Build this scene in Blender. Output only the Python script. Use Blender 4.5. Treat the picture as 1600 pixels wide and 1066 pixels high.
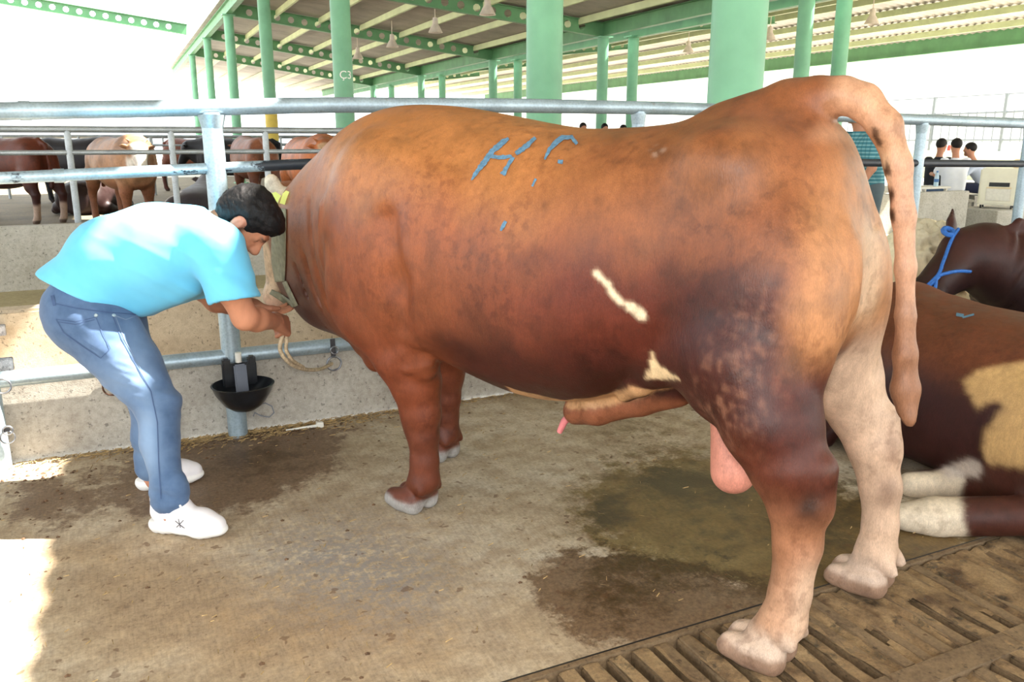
import bpy, bmesh, math, random
import numpy as np
from mathutils import Vector, Matrix, noise as mnoise
random.seed(7); RNG = np.random.default_rng(7)
SC = bpy.context.scene
for o in list(bpy.data.objects): bpy.data.objects.remove(o)

# ------------------------------------------------------------------ camera
# x runs along the fence, y away from it (towards the feed alley), z up; photograph frame 1600 x 1066
FPX = 1280.0; CAMZ = 1.35; PITCH = math.atan(313/1280.0); YAW = math.radians(25.2)
cam = bpy.data.cameras.new('camera'); camo = bpy.data.objects.new('camera', cam); SC.collection.objects.link(camo)
cam.sensor_width = 36.0; cam.sensor_fit = 'HORIZONTAL'; cam.lens = 36.0*FPX/1600.0
cam.clip_start = 0.05; cam.clip_end = 400
camo.location = (0, 0, CAMZ); camo.rotation_euler = (math.pi/2-PITCH, 0, -YAW)
SC.camera = camo
# ------------------------------------------------------------------ world, sun, flash, exposure
W = bpy.data.worlds.new('sky'); SC.world = W; W.use_nodes = True
bg = W.node_tree.nodes['Background']; bg.inputs[0].default_value = (0.90, 0.96, 1.0, 1); bg.inputs[1].default_value = 3.0
SUN_DIR = Vector((-0.667, 0.13, -1.0)).normalized()
sl = bpy.data.lights.new('sun', 'SUN'); sl.energy = 34.0; sl.angle = math.radians(0.6); sl.color = (1.0, 0.95, 0.86)
so = bpy.data.objects.new('sun', sl); SC.collection.objects.link(so); so.location = (8, -4, 14)
so.rotation_euler = SUN_DIR.to_track_quat('-Z', 'Y').to_euler()
fl = bpy.data.lights.new('camera_flash', 'AREA'); fl.shape = 'DISK'; fl.size = 0.10; fl.energy = 26.0; fl.color = (1.0, 0.98, 0.95)
fo = bpy.data.objects.new('camera_flash', fl); SC.collection.objects.link(fo); fo.location = (-0.03, 0.0, CAMZ+0.16)
fo.rotation_euler = (math.pi/2-PITCH, 0, -YAW)
SC.view_settings.view_transform = 'Standard'; SC.view_settings.look = 'None'
SC.view_settings.exposure = 0.10; SC.view_settings.gamma = 1.0; SC.view_settings.use_curve_mapping = False

# ------------------------------------------------------------------ pixel helpers (photograph pixel -> point in the place)
cY, sY, cP, sP = math.cos(YAW), math.sin(YAW), math.cos(PITCH), math.sin(PITCH)
CO = np.array([0, 0, CAMZ])
def ray(px, py):
    x = (px-800)/FPX; y = -(py-533)/FPX
    f = cP+y*sP; u = -sP+y*cP
    return np.array([x*cY+f*sY, -x*sY+f*cY, u])
def G(px, py, z=0.0):
    d = ray(px, py); return CO+d*((z-CAMZ)/d[2])
def PY(px, py, Y):
    d = ray(px, py); return CO+d*(Y/d[1])
def PX(px, py, X):
    d = ray(px, py); return CO+d*(X/d[0])
def PD(px, py, dep):
    return CO+ray(px, py)*dep
def proj(P):
    P = np.asarray(P, float)-CO
    r = P[..., 0]*cY-P[..., 1]*sY; f = P[..., 0]*sY+P[..., 1]*cY; u = P[..., 2]
    zc = f*cP-u*sP
    return np.stack([800+FPX*r/zc, 533-FPX*(f*sP+u*cP)/zc, zc], -1)

# ------------------------------------------------------------------ objects
def link(o, parent=None):
    SC.collection.objects.link(o)
    if parent is not None: o.parent = parent
    return o
def tag(o, label=None, cat=None, group=None, kind=None):
    if label: o['label'] = label
    if cat: o['category'] = cat
    if group: o['group'] = group
    if kind: o['kind'] = kind
    return o
def empty(name, loc=(0, 0, 0), label=None, cat=None, group=None, rz=0.0):
    o = bpy.data.objects.new(name, None); o.empty_display_size = 0.1
    o.location = loc; o.rotation_euler = (0, 0, rz); link(o); tag(o, label, cat, group); return o
def mesh_obj(name, V, Fc, mat, parent=None, smooth=False, cols=None, attrs=None):
    m = bpy.data.meshes.new(name)
    V = np.asarray(V, np.float32)
    if isinstance(Fc, np.ndarray):
        n = Fc.shape[1]; m.vertices.add(len(V)); m.vertices.foreach_set('co', V.ravel())
        m.loops.add(Fc.size); m.loops.foreach_set('vertex_index', Fc.ravel().astype(np.int32))
        m.polygons.add(len(Fc)); m.polygons.foreach_set('loop_start', np.arange(0, Fc.size, n, dtype=np.int32))
        m.update(calc_edges=True); m.validate()
    else:
        m.from_pydata([tuple(v) for v in V], [], Fc); m.update()
    if smooth: m.polygons.foreach_set('use_smooth', np.ones(len(m.polygons), bool))
    if cols is not None:
        a = m.color_attributes.new('Col', 'FLOAT_COLOR', 'POINT')
        c = np.ones((len(V), 4), np.float32); c[:, :3] = cols; a.data.foreach_set('color', c.ravel())
    if attrs:
        for k, v in attrs.items():
            a = m.attributes.new(k, 'FLOAT', 'POINT'); a.data.foreach_set('value', np.asarray(v, np.float32))
    if mat is not None: m.materials.append(mat)
    o = bpy.data.objects.new(name, m); link(o, parent); return o
class MB:
    """collects boxes, tubes, prisms into one mesh"""
    def __init__(s): s.V = []; s.F = []
    def add(s, V, F):
        b = len(s.V); s.V += [tuple(v) for v in V]; s.F += [tuple(i+b for i in f) for f in F]; return s
    def box(s, c, d, M=None):
        x, y, z = d[0]/2, d[1]/2, d[2]/2
        V = [Vector((sx*x, sy*y, sz*z)) for sz in (-1, 1) for sy in (-1, 1) for sx in (-1, 1)]
        if M is not None: V = [M @ v for v in V]
        V = [v+Vector(c) for v in V]
        return s.add(V, [(0, 2, 3, 1), (4, 5, 7, 6), (0, 1, 5, 4), (2, 6, 7, 3), (0, 4, 6, 2), (1, 3, 7, 5)])
    def bb(s, x0, x1, y0, y1, z0, z1): return s.box(((x0+x1)/2, (y0+y1)/2, (z0+z1)/2), (x1-x0, y1-y0, z1-z0))
    def tube(s, pts, r, n=12, cap=True):
        pts = [Vector(p) for p in pts]; k = len(pts)
        R = r if hasattr(r, '__len__') else [r]*k
        up = None; rings = []
        for i, p in enumerate(pts):
            t = (pts[min(i+1, k-1)]-pts[max(i-1, 0)]).normalized()
            if up is None:
                up = Vector((0, 0, 1)) if abs(t.z) < .9 else Vector((1, 0, 0))
            b = t.cross(up); 
            if b.length < 1e-5: b = t.cross(Vector((0, 1, 0)))
            b.normalize(); up = b.cross(t).normalized()
            rings.append([p+R[i]*(math.cos(2*math.pi*j/n)*b+math.sin(2*math.pi*j/n)*up) for j in range(n)])
        V = [v for g in rings for v in g]
        F = [(i*n+j, i*n+(j+1) % n, (i+1)*n+(j+1) % n, (i+1)*n+j) for i in range(k-1) for j in range(n)]
        if cap: F += [tuple(range(n-1, -1, -1)), tuple((k-1)*n+j for j in range(n))]
        return s.add(V, F)
    def lathe(s, prof, n=24, c=(0, 0, 0), M=None):
        V = []; F = []
        for (r, z) in prof:
            for j in range(n):
                v = Vector((r*math.cos(2*math.pi*j/n), r*math.sin(2*math.pi*j/n), z))
                if M is not None: v = M @ v
                V.append(v+Vector(c))
        for i in range(len(prof)-1):
            for j in range(n): F.append((i*n+j, i*n+(j+1) % n, (i+1)*n+(j+1) % n, (i+1)*n+j))
        return s.add(V, F)
    def prism(s, poly, h, M):
        """poly in local xy extruded by h along local z, placed by 4x4 M"""
        n = len(poly); V = [M @ Vector((x, y, 0)) for x, y in poly]+[M @ Vector((x, y, h)) for x, y in poly]
        return s.add(V, [tuple(range(n-1, -1, -1)), tuple(range(n, 2*n))]+[(i, (i+1) % n, n+(i+1) % n, n+i) for i in range(n)])
    def build(s, name, mat, parent=None, smooth=False, bevel=0):
        o = mesh_obj(name, s.V, s.F, mat, parent)
        bm = bmesh.new(); bm.from_mesh(o.data); bmesh.ops.recalc_face_normals(bm, faces=bm.faces)
        if bevel:
            bmesh.ops.bevel(bm, geom=bm.edges[:], offset=bevel, segments=2, affect='EDGES', clamp_overlap=True)
        bm.to_mesh(o.data); bm.free()
        if smooth:
            me = o.data; me.polygons.foreach_set('use_smooth', np.ones(len(me.polygons), bool))
            try: me.set_sharp_from_angle(angle=math.radians(45))
            except Exception: pass
        return o
def copy_tree(o, parent=None):
    c = o.copy(); SC.collection.objects.link(c); c.parent = parent
    for ch in list(o.children): copy_tree(ch, c)
    return c
def spline(pts, n=8):
    """Catmull-Rom through the points"""
    P = [np.array(p, float) for p in pts]; P = [2*P[0]-P[1]]+P+[2*P[-1]-P[-2]]; out = []
    for i in range(1, len(P)-2):
        for k in range(n):
            t = k/n; a, b, c, d = P[i-1:i+3]
            out.append(.5*(2*b+(c-a)*t+(2*a-5*b+4*c-d)*t*t+(3*b-a-3*c+d)*t**3))
    out.append(P[-2]); return out

# ------------------------------------------------------------------ materials
def s2l(c): 
    return tuple((v/255/12.92 if v/255 <= .04045 else ((v/255+.055)/1.055)**2.4) for v in c)
def L3(*c): return np.array(s2l(c), np.float32)
class NT:
    def __init__(s, name):
        s.m = bpy.data.materials.new(name); s.m.use_nodes = True; s.t = s.m.node_tree; s.b = s.t.nodes['Principled BSDF']
        s.co = s.n('ShaderNodeTexCoord').outputs['Object']
    def n(s, typ, **kw):
        nd = s.t.nodes.new(typ)
        for k, v in kw.items(): setattr(nd, k, v)
        return nd
    def l(s, a, b): s.t.links.new(a, b)
    def noise(s, scale, detail=4, rough=.55, vec=None, dist=0.0, stretch=None):
        nd = s.n('ShaderNodeTexNoise'); nd.inputs['Scale'].default_value = scale; nd.inputs['Detail'].default_value = detail
        nd.inputs['Roughness'].default_value = rough; nd.inputs['Distortion'].default_value = dist
        v = vec or s.co
        if stretch:
            mp = s.n('ShaderNodeMapping'); mp.inputs['Scale'].default_value = stretch; s.l(v, mp.inputs[0]); v = mp.outputs[0]
        s.l(v, nd.inputs['Vector']); return nd.outputs['Fac']
    def ramp(s, fac, stops):
        nd = s.n('ShaderNodeValToRGB'); cr = nd.color_ramp
        while len(cr.elements) < len(stops): cr.elements.new(.5)
        for e, (p, c) in zip(cr.elements, stops):
            e.position = p; e.color = (*c, 1) if hasattr(c, '__len__') else (c, c, c, 1)
        s.l(fac, nd.inputs[0]); return nd.outputs[0]
    def mix(s, fac, a, b, mode='MIX'):
        nd = s.n('ShaderNodeMix', data_type='RGBA', blend_type=mode); nd.clamp_factor = True
        for sock, v in ((nd.inputs[0], fac), (nd.inputs[6], a), (nd.inputs[7], b)):
            if isinstance(v, bpy.types.NodeSocket): s.l(v, sock)
            elif hasattr(v, '__len__'): sock.default_value = (*v, 1) if len(v) == 3 else v
            else: sock.default_value = v if sock.type == 'VALUE' else (v, v, v, 1)
        return nd.outputs[2]
    def math(s, op, a, b=0.0):
        nd = s.n('ShaderNodeMath', operation=op)
        for i, v in enumerate((a, b)):
            if isinstance(v, bpy.types.NodeSocket): s.l(v, nd.inputs[i])
            else: nd.inputs[i].default_value = v
        return nd.outputs[0]
    def attr(s, name, fac=False):
        nd = s.n('ShaderNodeAttribute'); nd.attribute_name = name; return nd.outputs['Fac' if fac else 'Color']
    def bump(s, h, strength=.3, dist=.01):
        nd = s.n('ShaderNodeBump'); nd.inputs['Strength'].default_value = strength; nd.inputs['Distance'].default_value = dist
        s.l(h, nd.inputs['Height']); s.l(nd.outputs[0], s.b.inputs['Normal'])
    def set(s, **kw):
        for k, v in kw.items():
            sock = s.b.inputs[k]
            if isinstance(v, bpy.types.NodeSocket): s.l(v, sock)
            elif hasattr(v, '__len__'): sock.default_value = (*v, 1) if len(v) == 3 else v
            else: sock.default_value = v
        return s
def simple(name, rgb, rough=.6, metal=0.0, var=.15, scale=20, bump=0.0, bscale=120, spec=.5, rgb2=None):
    t = NT(name); c = s2l(rgb); f = t.noise(scale, 5)
    d = s2l(rgb2) if rgb2 else tuple(v*(1-var*1.6) for v in c)
    col = t.ramp(f, [(.3, d), (.7, tuple(min(1, v*(1+var*.6)) for v in c))])
    t.set(**{'Base Color': col, 'Roughness': rough, 'Metallic': metal, 'Specular IOR Level': spec})
    if bump: t.bump(t.noise(bscale, 6, .6), bump, .004)
    return t.m

# ------------------------------------------------------------------ implicit surfaces (smooth unions of tapered limbs)
class SDF:
    def __init__(s, lo, hi, h):
        s.h = h; s.lo = np.array(lo, np.float32); n = np.ceil((np.array(hi)-np.array(lo))/h).astype(int)+1
        s.D = np.full(tuple(n), 1.0, np.float32); s.n = n
    def _blk(s, lo, hi):
        i0 = np.clip(np.floor((np.array(lo)-s.lo)/s.h).astype(int), 0, s.n); i1 = np.clip(np.ceil((np.array(hi)-s.lo)/s.h).astype(int)+1, 0, s.n)
        if np.any(i1 <= i0): return None, None
        ax = [(s.lo[k]+s.h*np.arange(i0[k], i1[k])).astype(np.float32) for k in range(3)]
        X, Y, Z = np.meshgrid(*ax, indexing='ij', sparse=True)
        return tuple(slice(i0[k], i1[k]) for k in range(3)), (X, Y, Z)
    def _mix(s, sl, d, k, op):
        D = s.D[sl]
        if op == 'sub': d = -d
        if op == 'add':
            if k > 0:
                h = np.maximum(k-np.abs(D-d), 0)/k; s.D[sl] = np.minimum(D, d)-h*h*k*.25
            else: s.D[sl] = np.minimum(D, d)
        else:
            if k > 0:
                h = np.maximum(k-np.abs(D-d), 0)/k; s.D[sl] = np.maximum(D, d)+h*h*k*.25
            else: s.D[sl] = np.maximum(D, d)
    def rc(s, a, b, ra, rb, k=.03, op='add', flat=None):
        """tapered capsule; flat=(axis unit vector, factor) squashes the section along that axis"""
        a = np.array(a, np.float32); b = np.array(b, np.float32); m = max(ra, rb)*(1/flat[1] if flat and flat[1] < 1 else 1)+k+.05
        sl, g = s._blk(np.minimum(a, b)-m, np.maximum(a, b)+m)
        if sl is None: return s
        ab = b-a; L = float(ab@ab)+1e-9
        px, py, pz = g[0]-a[0], g[1]-a[1], g[2]-a[2]
        t = np.clip((px*ab[0]+py*ab[1]+pz*ab[2])/L, 0, 1)
        qx, qy, qz = px-t*ab[0], py-t*ab[1], pz-t*ab[2]
        if flat:
            u = np.array(flat[0], np.float32); u /= np.linalg.norm(u); c = qx*u[0]+qy*u[1]+qz*u[2]; e = (1/flat[1]-1)
            qx = qx+c*e*u[0]; qy = qy+c*e*u[1]; qz = qz+c*e*u[2]
        d = np.sqrt(qx*qx+qy*qy+qz*qz)-(ra+t*(rb-ra))
        if flat and flat[1] < 1: d = d*(flat[1]*.5+.5)
        s._mix(sl, d, k, op); return s
    def chain(s, pts, rs, k=.03, flat=None):
        for i in range(len(pts)-1): s.rc(pts[i], pts[i+1], rs[i], rs[i+1], k if i == 0 else min(k, .02), 'add', flat)
        return s
    def ell(s, c, r, k=.03, R=None, op='add'):
        c = np.array(c, np.float32); r = np.array(r, np.float32); m = float(r.max())+k+.05
        sl, g = s._blk(c-m, c+m)
        if sl is None: return s
        p = [g[0]-c[0], g[1]-c[1], g[2]-c[2]]
        if R is not None:
            R = np.array(R, np.float32); p = [p[0]*R[i, 0]+p[1]*R[i, 1]+p[2]*R[i, 2] for i in range(3)]   # rows of R = local axes
        k0 = np.sqrt((p[0]/r[0])**2+(p[1]/r[1])**2+(p[2]/r[2])**2)+1e-6
        k1 = np.sqrt((p[0]/r[0]**2)**2+(p[1]/r[1]**2)**2+(p[2]/r[2]**2)**2)+1e-6
        s._mix(sl, k0*(k0-1)/k1, k, op); return s
    def loft(s, st, k=.03, n=2.3):
        """barrel along axis 0: stations (a, top, bottom, half width, height of the widest point[, lateral centre])"""
        st = np.array([tuple(q)+((0.,) if len(q) == 5 else ()) for q in st], np.float32)
        lo = [st[0, 0]-.1, -(st[:, 3]).max()-.12+st[:, 5].min(), st[:, 2].min()-.12]; hi = [st[-1, 0]+.1, st[:, 3].max()+.12+st[:, 5].max(), st[:, 1].max()+.12]
        sl, g = s._blk(lo, hi)
        a = g[0].ravel(); ac = np.clip(a, st[0, 0], st[-1, 0])
        # smooth interpolation of the stations
        aa = np.array([p[0] for p in spline([tuple(q) for q in st], 6)]); PP = np.array(spline([tuple(q) for q in st], 6))
        f = lambda j: np.interp(ac, aa, PP[:, j])[:, None, None].astype(np.float32)
        top, bot, w, zc, lc = f(1), f(2), f(3), f(4), f(5)
        dz = g[2]-zc; hz = np.where(dz > 0, top-zc, zc-bot); dl = g[1]-lc
        q = ((np.abs(dl)/w)**n+(np.abs(dz)/hz)**n)**(1/n)+1e-6; r = np.sqrt(dl*dl+dz*dz)
        d = r*(1-1/q); d = np.where(q < .3, -np.minimum(w, hz)*.7, d)
        da = (a-ac)[:, None, None]; d = np.where(np.abs(da) > 0, np.sqrt(np.maximum(d, 0)**2+da*da), d).astype(np.float32)
        s._mix(sl, d, k, 'add'); return s
    def plane(s, p, nrm, k=.0):
        """keep the side the normal points away from"""
        nrm = np.array(nrm, np.float32); nrm /= np.linalg.norm(nrm); sl, g = s._blk(s.lo, s.lo+s.h*s.n)
        d = (g[0]-p[0])*nrm[0]+(g[1]-p[1])*nrm[1]+(g[2]-p[2])*nrm[2]
        s._mix(sl, -d, k, 'sub'); return s
    def mesh(s, it=2):
        D = s.D; S = D < 0; nx, ny, nz = D.shape
        c = S[:-1, :-1, :-1].astype(np.int8)
        for dx, dy, dz in ((1,0,0),(0,1,0),(0,0,1),(1,1,0),(1,0,1),(0,1,1),(1,1,1)):
            c = c+S[dx:nx-1+dx, dy:ny-1+dy, dz:nz-1+dz]
        I = np.argwhere((c > 0) & (c < 8)); idx = np.full(c.shape, -1, np.int32); idx[tuple(I.T)] = np.arange(len(I))
        acc = np.zeros((len(I), 3), np.float32); cnt = np.zeros(len(I), np.float32)
        C8 = [(0,0,0),(1,0,0),(0,1,0),(1,1,0),(0,0,1),(1,0,1),(0,1,1),(1,1,1)]
        val = [D[I[:, 0]+q[0], I[:, 1]+q[1], I[:, 2]+q[2]] for q in C8]
        for i, j in ((0,1),(2,3),(4,5),(6,7),(0,2),(1,3),(4,6),(5,7),(0,4),(1,5),(2,6),(3,7)):
            a, b = val[i], val[j]; m = (a < 0) != (b < 0); t = np.where(m, a/(a-b+1e-12), 0)
            p = np.array(C8[i])+(np.array(C8[j])-np.array(C8[i]))*t[:, None]
            acc += np.where(m[:, None], p, 0); cnt += m
        V = s.lo+s.h*(I+acc/cnt[:, None]); Q = []
        for ax in range(3):
            u, v = (ax+1) % 3, (ax+2) % 3
            sh = [slice(None)]*3; sh[ax] = slice(0, -1); s2 = [slice(None)]*3; s2[ax] = slice(1, None)
            X = S[tuple(sh)] != S[tuple(s2)]; E = np.argwhere(X)
            E = E[(E[:, u] > 0) & (E[:, v] > 0) & (E[:, u] < D.shape[u]-1) & (E[:, v] < D.shape[v]-1)]
            if not len(E): continue
            def cell(du, dv):
                e = E.copy(); e[:, u] -= du; e[:, v] -= dv; return idx[tuple(e.T)]
            q = np.stack([cell(1, 1), cell(0, 1), cell(0, 0), cell(1, 0)], 1)
            ins = S[tuple(E.T)]; q[~ins] = q[~ins][:, ::-1]; Q.append(q)
        Q = np.concatenate(Q); Q = Q[(Q >= 0).all(1)]
        for _ in range(it):   # light Laplacian smoothing
            A = np.zeros_like(V); n = np.zeros(len(V), np.float32)
            for i in range(4):
                for j in (1, 3):
                    np.add.at(A, Q[:, i], V[Q[:, (i+j) % 4]]); np.add.at(n, Q[:, i], 1)
            V = V*.5+.5*A/np.maximum(n, 1)[:, None]
        return V.astype(np.float32), Q
def vnoise(P, scale, seed=0):
    """cheap smooth value noise for numpy points, 0..1"""
    P = np.asarray(P, np.float64)*scale+seed*17.3; i = np.floor(P).astype(np.int64); f = P-i; f = f*f*(3-2*f); out = 0
    for dx in (0, 1):
        for dy in (0, 1):
            for dz in (0, 1):
                h = (i[:, 0]+dx)*73856093 ^ (i[:, 1]+dy)*19349663 ^ (i[:, 2]+dz)*83492791 ^ (seed*2654435)
                h = (h*2654435761) & 0xFFFFFFFF; h = ((h >> 13) ^ h) & 0xFFFF
                w = (f[:, 0] if dx else 1-f[:, 0])*(f[:, 1] if dy else 1-f[:, 1])*(f[:, 2] if dz else 1-f[:, 2])
                out = out+w*(h/65535.)
    return out
def fbm(P, scale, seed=0, o=3):
    return sum(vnoise(P, scale*2**i, seed+i)*.5**i for i in range(o))/sum(.5**i for i in range(o))
def ss(x, a, b):
    t = np.clip((x-a)/(b-a), 0, 1); return t*t*(3-2*t)
def lerp(a, b, t): return a*(1-t[:, None])+b*t[:, None]
def dseg(px, py, pts):
    """distance in the plane from points to a polyline, and the position along it"""
    best = np.full(len(px), 1e9)
    for (x0, y0), (x1, y1) in zip(pts[:-1], pts[1:]):
        dx, dy = x1-x0, y1-y0; t = np.clip(((px-x0)*dx+(py-y0)*dy)/(dx*dx+dy*dy+1e-9), 0, 1)
        best = np.minimum(best, np.hypot(px-x0-t*dx, py-y0-t*dy))
    return best
def inpoly(px, py, poly):
    c = np.zeros(len(px), bool); n = len(poly)
    for i in range(n):
        x0, y0 = poly[i]; x1, y1 = poly[(i+1) % n]
        m = ((y0 > py) != (y1 > py)) & (px < (x1-x0)*(py-y0)/(y1-y0+1e-12)+x0); c ^= m
    return c
def coat_mat(name, rough=.5, mott=.25, hair=.4, spots=0.0, spec=.3):
    t = NT(name); c = t.attr('Col'); m = t.noise(9, 5, .6); f = t.noise(60, 3, .6, stretch=(1, 1, .35))
    col = t.mix(1.0, c, t.ramp(m, [(.3, 1-mott), (.7, 1+mott*.35)]), 'MULTIPLY')
    col = t.mix(1.0, col, t.ramp(f, [(.3, 1-mott*.6), (.7, 1.06)]), 'MULTIPLY')
    if spots:
        k = t.math('MULTIPLY', t.ramp(t.noise(30, 3, .55), [(.50, 0.0), (.62, 1.0)]), t.ramp(t.noise(4, 2, .5), [(.35, 0.0), (.6, 1.0)]))
        col = t.mix(t.math('MULTIPLY', k, spots), col, t.mix(1.0, col, (.42, .34, .30), 'MULTIPLY'))
        fine = t.ramp(t.noise(420, 2, .6, stretch=(1, 1, .25)), [(.3, .84), (.7, 1.10)]); col = t.mix(1.0, col, fine, 'MULTIPLY')
    t.set(**{'Base Color': col, 'Roughness': t.ramp(m, [(.3, rough-.08), (.7, rough+.1)]), 'Specular IOR Level': spec})
    t.bump(t.noise(260, 3, .7, stretch=(1, 1, .3)), hair, .003)
    return t.m
def smooth_cols(c, Q, it=1):
    for _ in range(it):
        A = np.zeros_like(c); n = np.zeros(len(c))
        for i in range(4):
            for j in (1, 3): np.add.at(A, Q[:, i], c[Q[:, (i+j) % 4]]); np.add.at(n, Q[:, i], 1)
        c = .5*c+.5*A/np.maximum(n, 1)[:, None]
    return c
# ------------------------------------------------------------------ setting: materials
def concrete(name, rgb, rgb2, rough=.85, scale=3.0, bump=.5):
    t = NT(name); a = t.noise(scale, 6, .65); b = t.noise(scale*14, 5, .6); f = t.noise(160, 3, .7)
    col = t.ramp(a, [(.30, s2l(rgb2)), (.62, s2l(rgb))]); col = t.mix(.35, col, t.ramp(b, [(.35, tuple(v*.7 for v in s2l(rgb2))), (.6, s2l(rgb))]))
    col = t.mix(1.0, col, t.ramp(f, [(.3, .82), (.65, 1.06)]), 'MULTIPLY')
    pit = t.ramp(t.noise(55, 2, .5), [(.30, .55), (.36, 1.0)]); col = t.mix(1.0, col, pit, 'MULTIPLY')
    t.set(**{'Base Color': col, 'Roughness': rough}); t.bump(t.mix(.5, f, b), bump, .004); return t.m
def floor_material():
    t = NT('pen_floor_concrete'); a = t.noise(2.2, 6, .65); b = t.noise(9, 6, .7); f = t.noise(70, 6, .75); br = t.noise(22, 4, .6, stretch=(6.0, .5, 1))
    col = t.ramp(a, [(.28, s2l((160, 142, 116))), (.5, s2l((190, 174, 148))), (.72, s2l((208, 200, 182)))])
    col = t.mix(t.ramp(b, [(.42, 0.0), (.62, .55)]), col, s2l((142, 118, 90)))
    col = t.mix(1.0, col, t.ramp(f, [(.30, .66), (.6, 1.08)]), 'MULTIPLY'); col = t.mix(1.0, col, t.ramp(br, [(.34, .86), (.5, 1.0)]), 'MULTIPLY')
    col = t.mix(t.math('MULTIPLY', t.attr('tan', True), t.ramp(b, [(.3, .9), (.7, .35)])), col, t.mix(1.0, col, s2l((226, 196, 158)), 'MULTIPLY'))
    rub = t.math('MULTIPLY', t.attr('worn', True), t.ramp(t.noise(34, 3, .7), [(.40, 0.0), (.55, 1.0)]))
    col = t.mix(t.math('MULTIPLY', rub, .55), col, s2l((132, 128, 126)))
    # brown muck and damp stains, shaped by painted fields broken up by noise
    j = t.math('MULTIPLY', t.math('SUBTRACT', t.noise(11, 7, .75), .5), 1.7)
    muck = t.ramp(t.math('ADD', t.attr('muck', True), j), [(.36, 0.0), (.58, 1.0)])
    col = t.mix(t.math('MULTIPLY', muck, .86), col, t.ramp(f, [(.35, s2l((78, 54, 36))), (.65, s2l((120, 92, 64)))]))
    damp = t.ramp(t.math('ADD', t.attr('damp', True), t.math('MULTIPLY', j, .8)), [(.34, 0.0), (.62, 1.0)])
    col = t.mix(t.math('MULTIPLY', damp, .92), col, t.mix(1.0, col, s2l((160, 140, 88)), 'MULTIPLY'))
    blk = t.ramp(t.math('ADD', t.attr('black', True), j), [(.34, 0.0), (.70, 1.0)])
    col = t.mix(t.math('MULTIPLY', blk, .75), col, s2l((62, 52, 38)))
    sp = t.ramp(t.noise(26, 2, .5, dist=.4), [(.30, 1.0), (.335, 0.0)]); col = t.mix(t.math('MULTIPLY', sp, .6), col, s2l((96, 66, 42)))
    wet = t.math('MAXIMUM', damp, t.math('MULTIPLY', muck, .7))
    t.set(**{'Base Color': col, 'Roughness': t.ramp(wet, [(0, .82), (1, .42)])}); t.bump(t.mix(.6, f, br), .35, .004); return t.m
def galvanised(name, tint=(168, 186, 196), flake=None):
    t = NT(name); a = t.noise(6, 5, .6); v = t.n('ShaderNodeTexVoronoi'); v.inputs['Scale'].default_value = 90; t.l(t.co, v.inputs['Vector'])
    c = s2l(tint); col = t.ramp(a, [(.3, tuple(x*.72 for x in c)), (.7, tuple(min(1, x*1.1) for x in c))])
    col = t.mix(1.0, col, t.ramp(v.outputs['Distance'], [(.1, .88), (.7, 1.06)]), 'MULTIPLY'); ru = t.ramp(t.noise(17, 4, .7), [(.62, 0.0), (.72, 1.0)])
    col = t.mix(t.math('MULTIPLY', ru, .35), col, s2l((128, 108, 90))); met = .55; ro = .45
    if flake:
        sx = t.n('ShaderNodeSeparateXYZ'); t.l(t.co, sx.inputs[0])
        k = t.math('ADD', t.noise(13, 6, .75, stretch=(.35, 1, 1)), t.math('MAXIMUM', t.math('MINIMUM', t.math('MULTIPLY', t.math('SUBTRACT', sx.outputs[0], flake[0]), flake[1]), .4), -.045))
        k = t.ramp(k, [(.56, 0.0), (.60, 1.0)]); col = t.mix(k, col, s2l((34, 40, 48)))
        met = t.math('MULTIPLY', t.math('SUBTRACT', 1.0, k), .5)
    t.set(**{'Base Color': col, 'Roughness': ro, 'Metallic': met}); t.bump(v.outputs['Distance'], .08, .002); return t.m
M = {}
M['curb'] = concrete('curb_concrete', (190, 184, 172), (160, 150, 136)); M['plaster'] = concrete('trough_plaster', (206, 190, 166), (184, 164, 138), .9, 2.0)
M['far_conc'] = concrete('far_concrete', (196, 192, 182), (170, 164, 150)); M['alley'] = concrete('alley_concrete', (176, 164, 128), (150, 138, 104), .8, 1.4)
M['ground'] = concrete('yard_ground', (206, 200, 188), (184, 176, 162), .9, .4, .2)
M['galv'] = galvanised('galvanised_pipe'); M['galv_mid'] = galvanised('flaking_pipe', (176, 196, 208), (.02, .45))
M['galv_far'] = galvanised('dull_pipe', (176, 182, 186)); M['slat'] = concrete('slat_concrete', (140, 116, 86), (90, 70, 50), .7, 6)
M['green'] = simple('green_paint', (118, 178, 140), .45, 0, .18, 1.5, .05); M['green2'] = simple('green_beam_paint', (96, 150, 104), .5, 0, .15, 2)
M['pale_green'] = simple('pale_purlin_paint', (206, 216, 170), .55, 0, .1, 2); M['roof'] = simple('roof_sheet', (186, 178, 170), .5, .2, .18, 1.2)
M['black_plastic'] = simple('black_plastic', (30, 32, 36), .32, 0, .3, 30); M['dark_metal'] = simple('dark_metal', (84, 84, 88), .45, .7, .3, 30)
M['white'] = simple('white_wall', (244, 243, 236), .8, 0, .03, 1); M['cream_win'] = simple('window_blind', (232, 214, 176), .7, 0, .05, 3)
M['yellow'] = simple('yellow_paint', (226, 196, 80), .5, 0, .1, 4); M['lampw'] = simple('lamp_metal', (226, 214, 204), .5, .2, .1, 8)

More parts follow.
